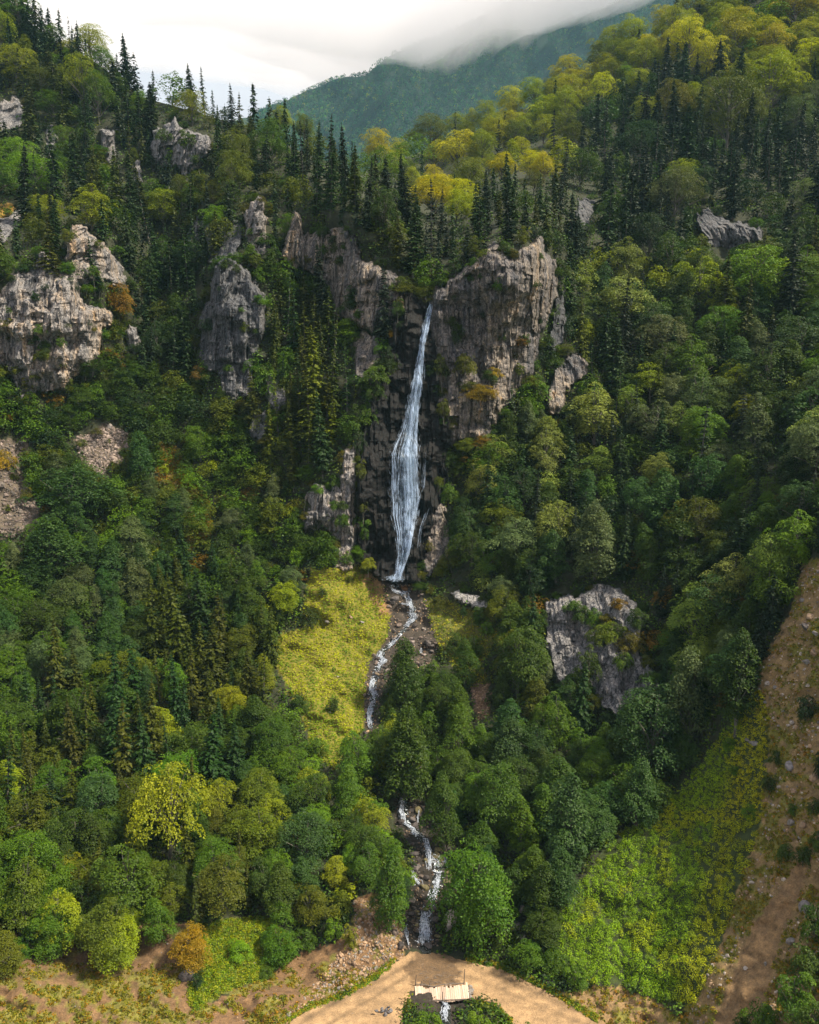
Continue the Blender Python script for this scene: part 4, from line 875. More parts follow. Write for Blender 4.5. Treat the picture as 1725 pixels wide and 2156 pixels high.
def reduced(me, frac, seed):
    n = len(me.polygons); v = np.empty(len(me.vertices) * 3, np.float32); me.vertices.foreach_get('co', v); v = v.reshape(-1, 4, 3)
    a = np.empty(n, np.float32); me.attributes['var'].data.foreach_get('value', a)
    k = np.random.default_rng(seed).permutation(n)[:int(n * frac)]; q = v[k]
    c = q.mean(1, keepdims=True); q = c + (q - c) * math.sqrt(1 / frac) * .8
    return q, a[k]
for kind, L_ in leftover.items():
    if not L_: continue
    red = [reduced(m[0], .2, 3) for m in VAR[kind]]; V = []; A = []; Cc = []
    for t in L_:
        q, a = red[int(rr_.integers(len(red)))]; s = t['h'] / NATH[kind]; an = rr_.uniform(0, 6.28); ca, sa = math.cos(an), math.sin(an)
        w = s * t['ws']; p = t['p']
        x = (q[..., 0] * ca - q[..., 1] * sa) * w + p[0]; y = (q[..., 0] * sa + q[..., 1] * ca) * w + p[1]; z = q[..., 2] * s + p[2] - .2
        V.append(np.stack([x, y, z], -1).reshape(-1, 3)); A.append(a)
        Cc.append(np.broadcast_to(np.array(PAL[t['col']]) * rr_.uniform(.82, 1.22), (len(a), 3)))
    V = np.concatenate(V); A = np.concatenate(A); Cc = np.concatenate(Cc)
    o = link('distant_' + kind + '_wood', mesh_from('wood', V, np.arange(len(V)).reshape(-1, 4), M_NEEDLEC if kind == 'spruce' else M_LEAFC, attrs={'var': ('FACE', A)}, colors=('FACE', Cc)))
    o['kind'] = 'stuff'; tag(o, {'spruce': 'many more small dark spruces standing between the nearer ones', 'beech': 'many more golden beeches far up the sunny slope'}.get(kind, f'many more small {kind} crowns filling the wooded slopes'), 'wood')
    print('leftover', kind, len(L_))

# ------------------------------------------------------------------ ground cover
def clumps(name, X, Y, radius, nleaf, leaf, cols, seed, label, cat, flat=.6, lift=0.0, up=.5, mat=None):
    r = np.random.default_rng(seed); m = len(X); c0 = G(X, Y); c0[:, 2] += lift
    R = np.broadcast_to(radius, (m,)) * r.uniform(.6, 1.3, m)
    d = unit(r.normal(size=(m, nleaf, 3))); d[..., 2] = np.abs(d[..., 2])
    c = c0[:, None] + d * R[:, None, None] * r.uniform(.5, 1.05, (m, nleaf, 1)) * np.array([1, 1, flat * 1.6])
    nn = unit(d + np.array([0, 0, up]) + r.normal(size=d.shape) * .45)
    v, f = quads(c.reshape(-1, 3), nn.reshape(-1, 3), np.repeat(leaf * (R / R.mean()) ** .5, nleaf) * r.uniform(.6, 1.3, m * nleaf), np.repeat(leaf * .6 * (R / R.mean()) ** .5, nleaf), r)
    cc = np.repeat(cols * r.uniform(.75, 1.3, (m, 1)), nleaf, 0)
    o = link(name, mesh_from(name, v, f, mat or M_LEAFC, attrs={'var': ('FACE', r.random(len(f)))}, colors=('FACE', cc)))
    o['kind'] = 'stuff'; tag(o, label, cat); return o
def scatter(poly, n, seed, keepf=None, x=None):
    r = np.random.default_rng(seed); p = np.array(poly, float); x0, y0 = p.min(0); x1, y1 = p.max(0)
    X = r.uniform(max(x0, -80), min(x1, 1805), n * 3); Y = r.uniform(y0, min(y1, 2330), n * 3)
    j = (fbm(X / 12, Y / 12, 0, 2, seed) - .4) * 14
    k = inpoly(X + j, Y + j, poly)
    if keepf is not None: k &= keepf(X, Y)
    return X[k][:n], Y[k][:n]
def pick(cols, n, seed, w=None):
    a = np.array([PAL[c] if isinstance(c, str) else c for c in cols]); return a[np.random.default_rng(seed).choice(len(a), n, p=w)]

# undergrowth on the forest floor
r = np.random.default_rng(70); n = 30000
X = r.uniform(-220, 1990, n); Y = r.uniform(-150, 2200, n); k = (Y > skyline(X) + 3) & ~keepout(X, Y); X, Y = X[k], Y[k]
cols = pick(['deep green', 'mid green', 'dark green', 'olive'], len(X), 71, [.34, .3, .24, .12])
clumps('undergrowth', X, Y, np.clip(D_ground(X, Y) / 110, .8, 3.4), 24, .5, cols, 72, 'low ferns and saplings carpeting the ground under the trees', 'undergrowth', .9)
def hexscatter(poly, px, py, seed, jit=.42, keepf=None):
    r = np.random.default_rng(seed); p = np.array(poly, float); x0, y0 = p.min(0); x1, y1 = p.max(0); x0, x1, y1 = max(x0, -80), min(x1, 1805), min(y1, 2330)
    X, Y = np.meshgrid(np.arange(x0, x1, px), np.arange(y0, y1, py)); X = X + (np.arange(X.shape[0]) % 2)[:, None] * px / 2
    X = (X + r.uniform(-jit, jit, X.shape) * px).ravel(); Y = (Y + r.uniform(-jit, jit, Y.shape) * py).ravel(); j = (fbm(X / 12, Y / 12, 0, 2, seed) - .4) * 14
    k = inpoly(X + j, Y + j, poly); return X[k], Y[k]
# yellow meadow
X, Y = hexscatter(MEADOW, 5.6, 5.0, 80); n_ = fbm(X / 16, Y / 22, 0, 3, 81)[:, None]
c = np.where(n_ > .47, np.array([[.31, .35, .006]]), np.array([[.22, .31, .008]])) ; c = np.where(n_ < .38, np.array([[.14, .22, .010]]), c)
clumps('meadow_plants', X, Y, .27, 20, .20, c, 82, 'dense bright yellow green meadow plants left of the upper stream', 'meadow', .6)
X, Y = hexscatter(MEADOW2, 6, 5.4, 83)
clumps('meadow_plants', X, Y, .38, 13, .24, pick([(.22, .27, .02), (.34, .32, .02), (.13, .19, .02)], len(X), 84), 85, 'darker green meadow plants right of the upper stream', 'meadow', .6)
# leafy bush field, individually mounded plants
X, Y = hexscatter(BUSHES, 11.5, 9.5, 86, .5); X_, Y_ = hexscatter([p for p in BUSHES if p[1] < 1910], 8, 6.5, 186, .5); k_ = Y_ < 1770 - (X_ - 1230) * .12; X = np.concatenate([X, X_[k_]]); Y = np.concatenate([Y, Y_[k_]]); nn_ = fbm(X / 40, Y / 40, 0, 3, 87)[:, None]
edge = sstep(polydist(X, Y, [(1610, 1450), (1615, 1600), (1600, 1740), (1560, 1850), (1530, 1950), (1490, 2060), (1450, 2120)][::1]), 0, 50)[:, None]
c = np.where(nn_ > .5, np.array([[.22, .29, .010]]), np.array([[.14, .24, .010]])) * edge + np.array([[.26, .29, .010]]) * (1 - edge)
keepn = r.random(len(X)) < .75 + .25 * edge[:, 0]
X, Y, c = X[keepn], Y[keepn], c[keepn]
upper = Y < 1770 - (X - 1230) * .12
clumps('bush_field', X[~upper], Y[~upper], .50, 95, .15, c[~upper] * 1.1, 88, 'field of knee high round leafy bushes filling the lower right slope', 'bushes', .85)
clumps('bush_field', X[upper], Y[upper], .36, 44, .16, c[upper] * np.array([1.35, 1.2, 1]), 89, 'lower yellower bushes along the top of the lower right bush field', 'bushes', .7)
# left green bank patch
X, Y = scatter(GREEN_L, 2200, 90)
clumps('bank_plants', X, Y, .34, 20, .18, pick([(.15, .21, .01), (.20, .22, .01), (.10, .17, .01)], len(X), 91), 92, 'bright green low plants on the bank beside the orange tree', 'plants', .6)
# dry grass tufts on the bare ground
def grassy(X, Y): return fbm(X / 22, Y / 18, .3, 4, 51) > .43
X1, Y1 = scatter(SCREE_R, 5200, 93, lambda a, b: grassy(a, b) & ~inpoly(a, b, SOIL_R)); X2, Y2 = scatter(SOIL_L, 4200, 94, lambda a, b: grassy(a, b) & (b > 2030)); X3, Y3 = scatter(DIRT_R, 500, 95)
X = np.concatenate([X1, X2, X3]); Y = np.concatenate([Y1, Y2, Y3])
clumps('dry_grass', X, Y, .26, 12, .20, pick([(.20, .16, .02), (.15, .15, .015), (.22, .13, .025), (.10, .12, .012)], len(X), 96, [.33, .33, .16, .18]), 97, 'sparse yellow and rusty grass tufts on the bare earth', 'grass', .6)
X, Y = scatter(GRASS_ML, 700, 98)
clumps('rusty_grass', X, Y, .5, 20, .28, pick([(.26, .19, .02), (.22, .12, .03), (.16, .17, .02)], len(X), 99), 100, 'yellow and rusty grass strip in the clearing on the left slope', 'grass', .6)
# green rims along the road
pts = np.array([(600, 2150), (650, 2120), (719, 2098), (784, 2062), (834, 2018), (980, 2018), (1058, 2035), (1136, 2072), (1168, 2090), (1212, 2117), (1262, 2150), (1075, 2150), (1045, 2122), (995, 2112), (860, 2112), (853, 2145)], float)
XX_ = []; YY_ = []
for seg in ([0, 1, 2, 3, 4], [5, 6, 7, 8, 9, 10], [11, 12, 13], [14, 15]):
    for a, b in zip(seg[:-1], seg[1:]):
        nn2 = int(np.hypot(*(pts[b] - pts[a])) * 1.6); t_ = r.random(nn2)[:, None]; q = pts[a] + (pts[b] - pts[a]) * t_ + r.normal(size=(nn2, 2)) * 3.2
        XX_.append(q[:, 0]); YY_.append(q[:, 1])
X = np.concatenate(XX_); Y = np.concatenate(YY_)
clumps('verge_grass', X, Y, .24, 14, .17, pick(['fresh green', 'yellow green', (.24, .2, .03)], len(X), 101), 102, 'thin green grass verge following both edges of the dirt road', 'grass', .6)

# ------------------------------------------------------------------ stones
def stone_mesh(seed, sub=3, cuts=11, name='boulder'):
    import bmesh
    r = np.random.default_rng(seed); bm = bmesh.new(); bmesh.ops.create_icosphere(bm, subdivisions=sub, radius=1)
    v = np.array([x.co[:] for x in bm.verts]); f = np.array([[q.index for q in p.verts] for p in bm.faces]); bm.free()
    for _ in range(cuts):
        n = unit(r.normal(size=3)); d = r.uniform(.55, .9); s = v @ n; v = v - np.outer(np.maximum(0, s - d), n)
    v += (fbm(v[:, 0] * 2.2 + seed, v[:, 1] * 2.2, v[:, 2] * 2.2, 3, seed)[:, None] - .44) * .22 * unit(v)
    v *= np.array([1, r.uniform(.6, .95), r.uniform(.5, .9)])
    return v, f
ST = [mesh_from('boulder', *stone_mesh(s), M_BOULDER) for s in range(6)]
blab = []
def boulder(x, y, w, col, stem, hs=1.0, lift=None):
    D = float(D_ground(np.array([x]), np.array([y]))[0]); s = w * D / F / 2
    o = link('boulder', ST[int(rr_.integers(6))]); o.location = P(x, y, D) + np.array([0, 0, s * .15 if lift is None else lift])
    o.scale = (s, s, s * hs); o.rotation_euler = (rr_.uniform(-.4, .4), rr_.uniform(-.4, .4), rr_.uniform(0, 6.3)); o.color = (*col, 1)
    o['category'] = 'boulder'; o['group'] = 'boulders lying on the slopes and in the stream'; blab.append((o, stem, x, y)); return o
GREY = (.20, .18, .165); TAN = (.30, .205, .13); DARK = (.10, .085, .08); PALE = (.38, .33, .29); WET = (.05, .042, .04)
for (x, y, w, c, s, hs) in [
 (948, 1945, 46, PALE, 'tall pale split boulder', 1.9), (834, 1965, 26, (.24, .19, .16), 'round brown boulder', 1.0), (760, 2052, 22, TAN, 'pale tan boulder', 1.1), (748, 2048, 12, TAN, 'small tan boulder', 1), (770, 2055, 12, TAN, 'small flat tan stone', 1),
 (715, 2082, 14, GREY, 'small grey stone', 1), (392, 2060, 40, DARK, 'dark craggy boulder', 1.4), (414, 2080, 12, PALE, 'small white stone', 1), (535, 2030, 10, GREY, 'small grey stone', 1),
 (1085, 1955, 34, GREY, 'slanting grey boulder', 1.2), (1100, 1915, 24, PALE, 'pale grey boulder', 1.3), (1075, 1935, 20, GREY, 'small grey boulder', 1), (1100, 1975, 18, (.2, .19, .18), 'small dark boulder', 1), (1060, 2030, 16, (.3, .2, .17), 'reddish stone', 1), (1165, 2070, 16, DARK, 'dark stone', 1),
 (1692, 1915, 30, (.20, .18, .18), 'upright dark grey boulder', 2.0), (1665, 1985, 26, (.2, .18, .17), 'broad grey boulder', 1), (1612, 2030, 10, GREY, 'narrow upright stone', 2.2), (1570, 2040, 16, PALE, 'pale flat stone', .8),
 (1665, 1735, 22, GREY, 'rounded grey boulder', 1.2), (1690, 1740, 22, TAN, 'brownish boulder', 1.2), (1640, 1700, 14, PALE, 'pale stone', .9), (1672, 1668, 20, TAN, 'tan boulder', .9), (1715, 1640, 26, TAN, 'large tan boulder', 1.1), (1645, 1640, 12, PALE, 'white stone', 1),
 (1665, 1615, 30, (.22, .20, .20), 'long grey boulder', .7), (1590, 1567, 30, GREY, 'long flat grey slab', .6), (1573, 1558, 16, GREY, 'grey slab end', .7), (1668, 1522, 13, PALE, 'white stone pair member', 1), (1676, 1532, 13, PALE, 'pale round stone', 1), (1660, 1528, 11, PALE, 'small white stone', 1),
 (1650, 1500, 12, GREY, 'grey stone', 1), (1618, 1440, 18, PALE, 'pale boulder', .9), (1632, 1448, 14, GREY, 'grey boulder', .8), (1600, 1452, 12, GREY, 'small grey stone', 1), (1612, 1480, 14, (.18, .17, .17), 'dark stone', .8), (1700, 1395, 22, GREY, 'angular grey boulder', .9), (1712, 1375, 20, TAN, 'angular tan boulder', .9),
 (1695, 1320, 22, DARK, 'dark angular boulder', 1), (1718, 1335, 22, GREY, 'grey edge boulder', 1), (1705, 1300, 24, TAN, 'broad tan boulder', .8), (1690, 1265, 14, GREY, 'small upright stone', 1.1), (1640, 1530, 12, GREY, 'small grey stone', .8),
 (770, 1150, 34, (.06, .05, .05), 'round wet black boulder', 1.3), (795, 1185, 26, (.16, .12, .10), 'wet brown boulder', .9), (880, 1208, 34, (.12, .06, .04), 'dark reddish boulder', 1.2), (853, 1240, 18, (.14, .07, .03), 'rusty stone', .8), (905, 1190, 30, (.09, .05, .04), 'dark brown boulder', 1.1),
 (831, 1262, 22, (.09, .08, .08), 'dark flat boulder', .8), (843, 1272, 14, WET, 'black wet stone', .8), (815, 1255, 12, TAN, 'tan stone', .8), (893, 1325, 14, GREY, 'grey stone', .8), (690, 1310, 16, GREY, 'grey stone', .7), (740, 1300, 12, TAN, 'tan stone', .7), (762, 1310, 12, GREY, 'flat grey stone', .6), (712, 1425, 8, PALE, 'small pale stone', .8), (694, 1500, 7, PALE, 'small pale stone', .8), (233, 900, 12, PALE, 'upright white stone', 2.5),
 (795, 1420, 16, (.16, .12, .08), 'brown stone', .8), (818, 1455, 22, WET, 'black wet boulder', .8), (800, 1400, 12, DARK, 'dark stone', 1)]:
    boulder(x, y, w, c, s, hs)
r2 = np.random.default_rng(17)
def bscatter(poly, n, wr, cols, stem, seed):
    X, Y = scatter(poly, n, seed)
    for x, y in zip(X, Y):
        c = np.array(cols[int(r2.integers(len(cols)))]); boulder(x, y, r2.uniform(*wr) ** 1.0, tuple(c * r2.uniform(.8, 1.2)), stem, r2.uniform(.6, 1.1))
bscatter(BED1, 90, (6, 17), [DARK, WET, (.16, .12, .10), (.25, .2, .18)], 'stream bed stone', 61)
bscatter(BED2, 80, (9, 26), [DARK, WET, (.10, .075, .06), (.13, .11, .05)], 'wet cascade boulder', 62)
finish_labels(blab)

def rubble(name, X, Y, size, cols, seed, label, cat='rubble'):
    r = np.random.default_rng(seed); proto = [stone_mesh(s + 50, 1, 8) for s in range(6)]; V = []; Fc = []; Cc = []; n = 0
    c0 = G(X, Y)
    for i in range(len(X)):
        v, f = proto[int(r.integers(6))]; s = size * r.uniform(.4, 1.2) * (1.8 if r.random() < .08 else 1); a = r.uniform(0, 6.28); ca, sa = math.cos(a), math.sin(a)
        w = np.stack([v[:, 0] * ca - v[:, 1] * sa, v[:, 0] * sa + v[:, 1] * ca, v[:, 2]], 1) * s + c0[i] + np.array([0, 0, s * .1])
        V.append(w); Fc.append(f + n); n += len(v); Cc.append(np.broadcast_to(cols[i] * r.uniform(.7, 1.3), (len(f), 3)))
    o = link(name, mesh_from(name, np.concatenate(V), np.concatenate(Fc), M_GROUND, colors=('FACE', np.concatenate(Cc))))
    o['kind'] = 'stuff'; tag(o, label, cat)
GP = [GREY, TAN, PALE, (.2, .17, .15)]
X, Y = scatter(SCREE_R, 1900, 63, lambda a, b: ~inpoly(a, b, SOIL_R) & ((fbm(a / 30, b / 30, 2, 3, 5) > .42) | (b < 1560)))
rubble('scree', X, Y, .19, pick([TAN, TAN, GREY, PALE], len(X), 64), 65, 'loose tan stones and gravel scattered down the right slope')
X, Y = scatter(SCREE_1, 900, 66); rubble('scree', X, Y, .36, pick([(.20, .16, .14), (.26, .21, .19), (.12, .10, .09)], len(X), 67), 68, 'pale pinkish scree patch in the left wood')
X, Y = scatter(SCREE_2, 1100, 69); rubble('scree', X, Y, .36, pick([(.19, .15, .135), (.11, .095, .085)], len(X), 67), 70, 'grey pink scree on the left edge of the slope')
X, Y = scatter([(600, 2150), (690, 2040), (740, 1980), (745, 1895), (800, 1890), (852, 1950), (850, 2008), (780, 2062), (700, 2098), (640, 2122)], 1100, 71); rubble('rubble_bank', X, Y, .2, pick([TAN, GREY, (.3, .2, .13)], len(X), 72), 73, 'brown rubble bank left of the lowest cascade')
X, Y = scatter(SOIL_L, 500, 74); rubble('loose_stones', X, Y, .10, pick([TAN, GREY], len(X), 75), 76, 'few small loose stones on the bare left bank')
X, Y = scatter(BED1, 900, 77); rubble('stream_stones', X, Y, .20, pick([DARK, (.2, .15, .12), TAN, WET], len(X), 78), 79, 'small dark stones filling the upper stream bed')
X, Y = scatter(SCREE_3, 200, 177); rubble('scree', X, Y, .22, pick([(.2, .13, .1), TAN], len(X), 78), 79, 'small brown scree tongue below the small right meadow')
X, Y = scatter(BED2, 700, 178); rubble('stream_stones', X, Y, .20, pick([DARK, (.14, .10, .07), WET], len(X), 78), 179, 'small wet stones between the lower cascade boulders')

X, Y = scatter([(600, 2150), (720, 2102), (834, 2022), (980, 2022), (1136, 2076), (1262, 2156), (1400, 2400), (1100, 2400), (1060, 2130), (1000, 2108), (860, 2090), (845, 2160), (780, 2400), (500, 2400)], 420, 277); rubble('road_pebbles', X, Y, .07, pick([TAN, GREY, (.2, .13, .08)], len(X), 278), 279, 'small pebbles strewn over the dirt road', 'pebbles')
# ------------------------------------------------------------------ water
def water_mat(name, alpha_lo, alpha_hi, col, stretch, scale=1.0, solid=False):
    m, t, out = newmat(name)
    d = N(t, 'ShaderNodeBsdfPrincipled'); d.inputs['Base Color'].default_value = (*col, 1); d.inputs['Roughness'].default_value = .35
    tr = N(t, 'ShaderNodeBsdfTransparent'); ea = N(t, 'ShaderNodeAttribute', attribute_name='edge').outputs['Fac']; ms = N(t, 'ShaderNodeMixShader')
    n = noise(t, scale, 5, .65, stretch=stretch); f = ramp(t, n, [(.38, (alpha_lo,) * 3), (.62, (alpha_hi,) * 3)])
    L(t, math_(t, 'MULTIPLY', f, math_(t, 'SUBTRACT', 1.0, ea)), ms.inputs[0]); L(t, tr.outputs[0], ms.inputs[1]); L(t, d.outputs[0], ms.inputs[2]); L(t, ms.outputs[0], out.inputs[0]); return m
M_WSHEET = water_mat('falling_water_film', .0, .17, (.22, .34, .50), (1, 1, .07), 1.3)
M_WSTR = water_mat('falling_water', .0, .46, (.52, .66, .88), (1, 1, .4), 1.3)
M_FOAM = water_mat('white_water', .0, .8, (.60, .66, .76), (1, 1, .8), 3.4)
FL = [(905, 636), (890, 689), (879, 755), (866, 821), (856, 862), (846, 895), (834, 930), (826, 965), (825.6, 1001), (827, 1061), (834.6, 1121), (835, 1166), (828, 1222)]
FR = [(913, 636), (903, 689), (893, 731), (889, 806), (881, 866), (878, 911), (879, 1001), (882, 1046), (873.6, 1106), (862, 1166), (846, 1208), (844, 1222)]
fl = np.array(FL); fr = np.array(FR)
def fall_x(u, Y): a = np.interp(Y, fl[:, 1], fl[:, 0]) + 7 * (vnoise(np.asarray(Y, float) / 34, 0, 0, 3) - .3) * sstep(np.asarray(Y, float), 830, 900); b = np.interp(Y, fr[:, 1], fr[:, 0]); return a + (b - a) * u
def gullyD(X, Y): return rockD(X, Y, GULLY, 2.2, .8, GS, 6, False)[0]
def smoothD(X, Y):
    s = 0
    for dx in (-6, 0, 6):
        for dy in (-14, -5, 5, 14): s = s + gullyD(X + dx, np.clip(Y + dy, 640, 1215))
    return s / 12
smoothD = Raster(smoothD, 760, 960, 600, 1240, 3.0)
wf = MB(); r = np.random.default_rng(8)
# sheets
EDG = []
for lay in range(3):
    U, YY2 = np.meshgrid(np.linspace(-.04 + .02 * lay, 1.04 - .02 * lay, 16), np.linspace(640, 1219, 150))
    XX2 = fall_x(U, YY2); D_ = smoothD(XX2, YY2) - .55 - .4 * lay - .5 * fbm(XX2 / 6, YY2 / 60, lay, 3, 7)
    wf.add(P(XX2, YY2, D_).reshape(-1, 3), gridfaces(150, 16)); EDG.append(np.clip(np.abs(U * 2 - 1) ** 2.0 + .75 * (1 - sstep(U, .2, .6)) * sstep(YY2, 860, 920), 0, 1).ravel())
sheet = wf.mesh('water_film', M_WSHEET, True)
ea_ = sheet.attributes.new('edge', 'FLOAT', 'POINT'); ea_.data.foreach_set('value', np.concatenate(EDG).astype(np.float32))
ws = MB()
def strand(xs_, ys_, w, off, tgt, dfun=smoothD, k=5):
    xs_ = np.asarray(xs_, float); ys_ = np.asarray(ys_, float)
    D_ = dfun(xs_, ys_) - off; p = P(xs_, ys_, D_); n = len(p); t = np.linspace(0, 1, n)
    tgt.add(*tube(p, w * np.sin(np.pi * np.clip(t * .94 + .03, 0, 1)) ** .6 + .008, k))
mains = [(.5, 640, 900, .5), (.62, 860, 1180, .35), (.12, 920, 1180, .16), (.85, 1040, 1212, .16)]
for i in range(310):
    q = r.random()
    y0 = r.uniform(630, 1150); ln = r.uniform(30, 190); y1 = min(y0 + ln, 1221)
    if q < .30: u = np.clip(r.normal(.62, .09), 0, 1)
    elif q < .36: u = abs(r.normal(.05, .04))
    elif q < .50: u = 1 - abs(r.normal(.04, .06))
    else: u = r.random() ** .62
    n = max(5, int((y1 - y0) / 8)); yy = np.linspace(y0, y1, n); uu = np.clip(u + (fbm(np.full(n, i * 3.1), yy / 50, 0, 2, 6) - .38) * .12, 0, 1)
    wdt = r.uniform(.02, .05) * (1.4 if q < .42 else 1)
    strand(fall_x(uu, yy), yy, wdt, r.uniform(.4, 1.6), ws)
for (u0, a, b, sg) in mains:
    for j in range(34 if u0 == .5 else 20):
        y0 = r.uniform(a, b - 60); y1 = min(b, y0 + r.uniform(60, 200)); n = int((y1 - y0) / 7) + 4; yy = np.linspace(y0, y1, n)
        uu = np.clip(u0 + r.normal() * .07 + (fbm(np.full(n, j * 2.1), yy / 40, 0, 2, 9) - .38) * .1, 0, 1)
        strand(fall_x(uu, yy), yy, r.uniform(.04, .09) * (1 if u0 in (.5, .62) else .7), r.uniform(1.0, 1.9), ws)
for i in range(2600):      # spray and broken drops
    y0 = 640 + 575 * r.random() ** .8; q = r.random(); u = np.clip(r.normal(.6, .16), -.05, 1.05) if q < .5 else r.uniform(-.15, 1.12)
    ln = r.uniform(3, 13); yy = np.array([y0, y0 + ln * .5, min(y0 + ln, 1222)]); x_ = fall_x(u, yy) + r.normal() * .6
    strand(x_, yy, r.uniform(.008, .035), r.uniform(.4, 1.9), ws, k=3)
for i in range(260):       # churning foot of the fall
    x_ = 832 + r.normal() * 9; y_ = 1218 + r.normal() * 3; strand([x_ - 1.2, x_, x_ + 1.2], [y_, y_ - 1, y_ + .4], r.uniform(.02, .08), r.uniform(.8, 2.2), ws, k=4)
# side threads
for poly_, cnt in (([(893, 922), (895, 971), (893, 1025), (884, 1040)], 6), ([(906, 1058), (897, 1085), (887, 1110), (881, 1160)], 4), ([(862, 1046), (884, 1044), (878, 1075), (870, 1110)], 4), ([(890, 735), (889, 800)], 4), ([(864, 1130), (850, 1175), (836, 1205), (830, 1221)], 18), ([(836, 1130), (838, 1180), (834, 1215)], 8)):
    pp = np.array(poly_, float)
    for j in range(cnt):
        s = np.linspace(0, len(pp) - 1, 18); a0_ = r.uniform(0, .5); s = (a0_ + (1 - a0_) * np.linspace(0, r.uniform(.4, 1), 18)) * (len(pp) - 1); x = np.interp(s, np.arange(len(pp)), pp[:, 0]) + r.normal() * 2.2 + r.normal(size=18) * .5; y = np.interp(s, np.arange(len(pp)), pp[:, 1])
        strand(x, y, r.uniform(.012, .035), r.uniform(.8, 1.6), ws)
rootw = bpy.data.objects.new('waterfall', None); COL.objects.link(rootw); rootw.location = P(836, 1220, 157)
tag(rootw, 'tall thin waterfall fanning out down a black gully into the stream', 'waterfall'); rootw['kind'] = 'structure'
def child_world(nm, me, root):
    o = link(nm, me, root); o.location = -root.location; return o
child_world('water_film', sheet, rootw); child_world('falling_strands', ws.mesh('falling_strands', M_WSTR, True), rootw)

def streamD(X, Y): return D_ground(X, Y)
def dark_mat():
    m, t, out = newmat('dark_water'); d = N(t, 'ShaderNodeBsdfPrincipled'); d.inputs['Base Color'].default_value = (.018, .020, .018, 1); d.inputs['Roughness'].default_value = .08
    b = N(t, 'ShaderNodeBump'); b.inputs['Distance'].default_value = .08; L(t, noise(t, 3, 4), b.inputs['Height']); L(t, b.outputs[0], d.inputs['Normal'])
    n = noise(t, 2.2, 6, .75); c = ramp(t, n, [(.54, (.018, .020, .018)), (.62, (.55, .60, .66))]); L(t, c, d.inputs['Base Color'])
    L(t, d.outputs[0], out.inputs[0]); return m
M_DARKW = dark_mat()
def pool(pts_, w, label):
    pp = np.array(pts_, float); n = len(pp) * 10; s = np.linspace(0, len(pp) - 1, n); x = np.interp(s, np.arange(len(pp)), pp[:, 0]); y = np.interp(s, np.arange(len(pp)), pp[:, 1])
    W = w * (.5 + 1.1 * fbm(s * 1.3, 0 * s, 0, 3, 55)); U = np.linspace(-1, 1, 7)
    X_ = x[:, None] + U * W[:, None]; Y_ = y[:, None] + 0 * U + (fbm(X_ / 5, y[:, None] / 5 + 0 * U, 0, 2, 56) - .4) * 2
    p = G(X_, Y_); p[..., 2] += .14 - .1 * U ** 2
    o = struct('stream', mesh_from('stream', p.reshape(-1, 3), gridfaces(n, 7)[:, ::-1], M_DARKW, True)); o['label'] = label; o['category'] = 'stream'
pool([(828, 1226), (845, 1248), (862, 1262), (870, 1290), (868, 1308), (850, 1328), (826, 1354), (805, 1372), (800, 1395), (792, 1420), (784, 1450), (786, 1470), (780, 1495), (780, 1535)], 7, 'dark pools of the upper stream between the white steps')
pool([(850, 1678), (847, 1708), (856, 1735), (876, 1752), (893, 1770), (905, 1795), (922, 1815), (925, 1840), (920, 1865), (908, 1895), (898, 1920), (893, 1955), (892, 1992), (900, 2010)], 11, 'dark pools of the lower stream between boulders')
pool([(934, 2100), (940, 2125), (940, 2180)], 9, 'dark stream channel below the plank bridge')
def cascade(name, lines, label, dens=1.0):
    mb = MB()
    for pts_, w, cnt in lines:
        pp = np.array(pts_, float)
        for j in range(int(cnt * dens)):
            a = r.uniform(0, .6); b = min(1, a + r.uniform(.25, .6)); n = 14
            s = np.linspace(a, b, n) * (len(pp) - 1); off = r.normal() * w * .35
            x = np.interp(s, np.arange(len(pp)), pp[:, 0]) + off + (fbm(np.full(n, j * 1.7), s * 2.5, 0, 2, 12) - .38) * w * 1.3
            y = np.interp(s, np.arange(len(pp)), pp[:, 1]) + r.normal() * 1.2
            strand(x, y, r.uniform(.015, .06), r.uniform(.25, .6), mb, streamD)
        for j in range(int(cnt * .5)):   # broken foam at the steps
            s = r.random() * (len(pp) - 1); x = np.interp(s, np.arange(len(pp)), pp[:, 0]) + r.normal() * w * .5; y = np.interp(s, np.arange(len(pp)), pp[:, 1]) + r.normal() * 1.5
            strand([x - 1.8, x, x + 1.8], [y, y - .6 + r.normal() * .5, y + r.normal() * .5], r.uniform(.03, .08), r.uniform(.3, .6), mb, streamD)
    o = struct(name, mb.mesh(name, M_FOAM, True)); o['label'] = label; o['category'] = 'stream'
cascade('stream', [([(814, 1221), (830, 1222), (848, 1221)], 3, 22), ([(822, 1232), (828, 1243), (848, 1249), (862, 1244)], 5, 18), ([(855, 1250), (861, 1262), (866, 1286)], 8, 20), ([(862, 1284), (874, 1301), (861, 1310), (850, 1322)], 7, 24), ([(845, 1335), (830, 1350), (815, 1362)], 6, 14),
 ([(803, 1367), (798, 1384), (809, 1389), (800, 1400), (796, 1413)], 8, 34), ([(788, 1425), (783, 1449), (788, 1470)], 9, 34), ([(788, 1468), (780, 1491), (778, 1510), (781, 1532)], 7, 34), ([(886, 1362), (889, 1378)], 5, 7), ([(845, 1270), (870, 1275)], 9, 8)], 'upper stream tumbling in white steps beside the yellow meadow')
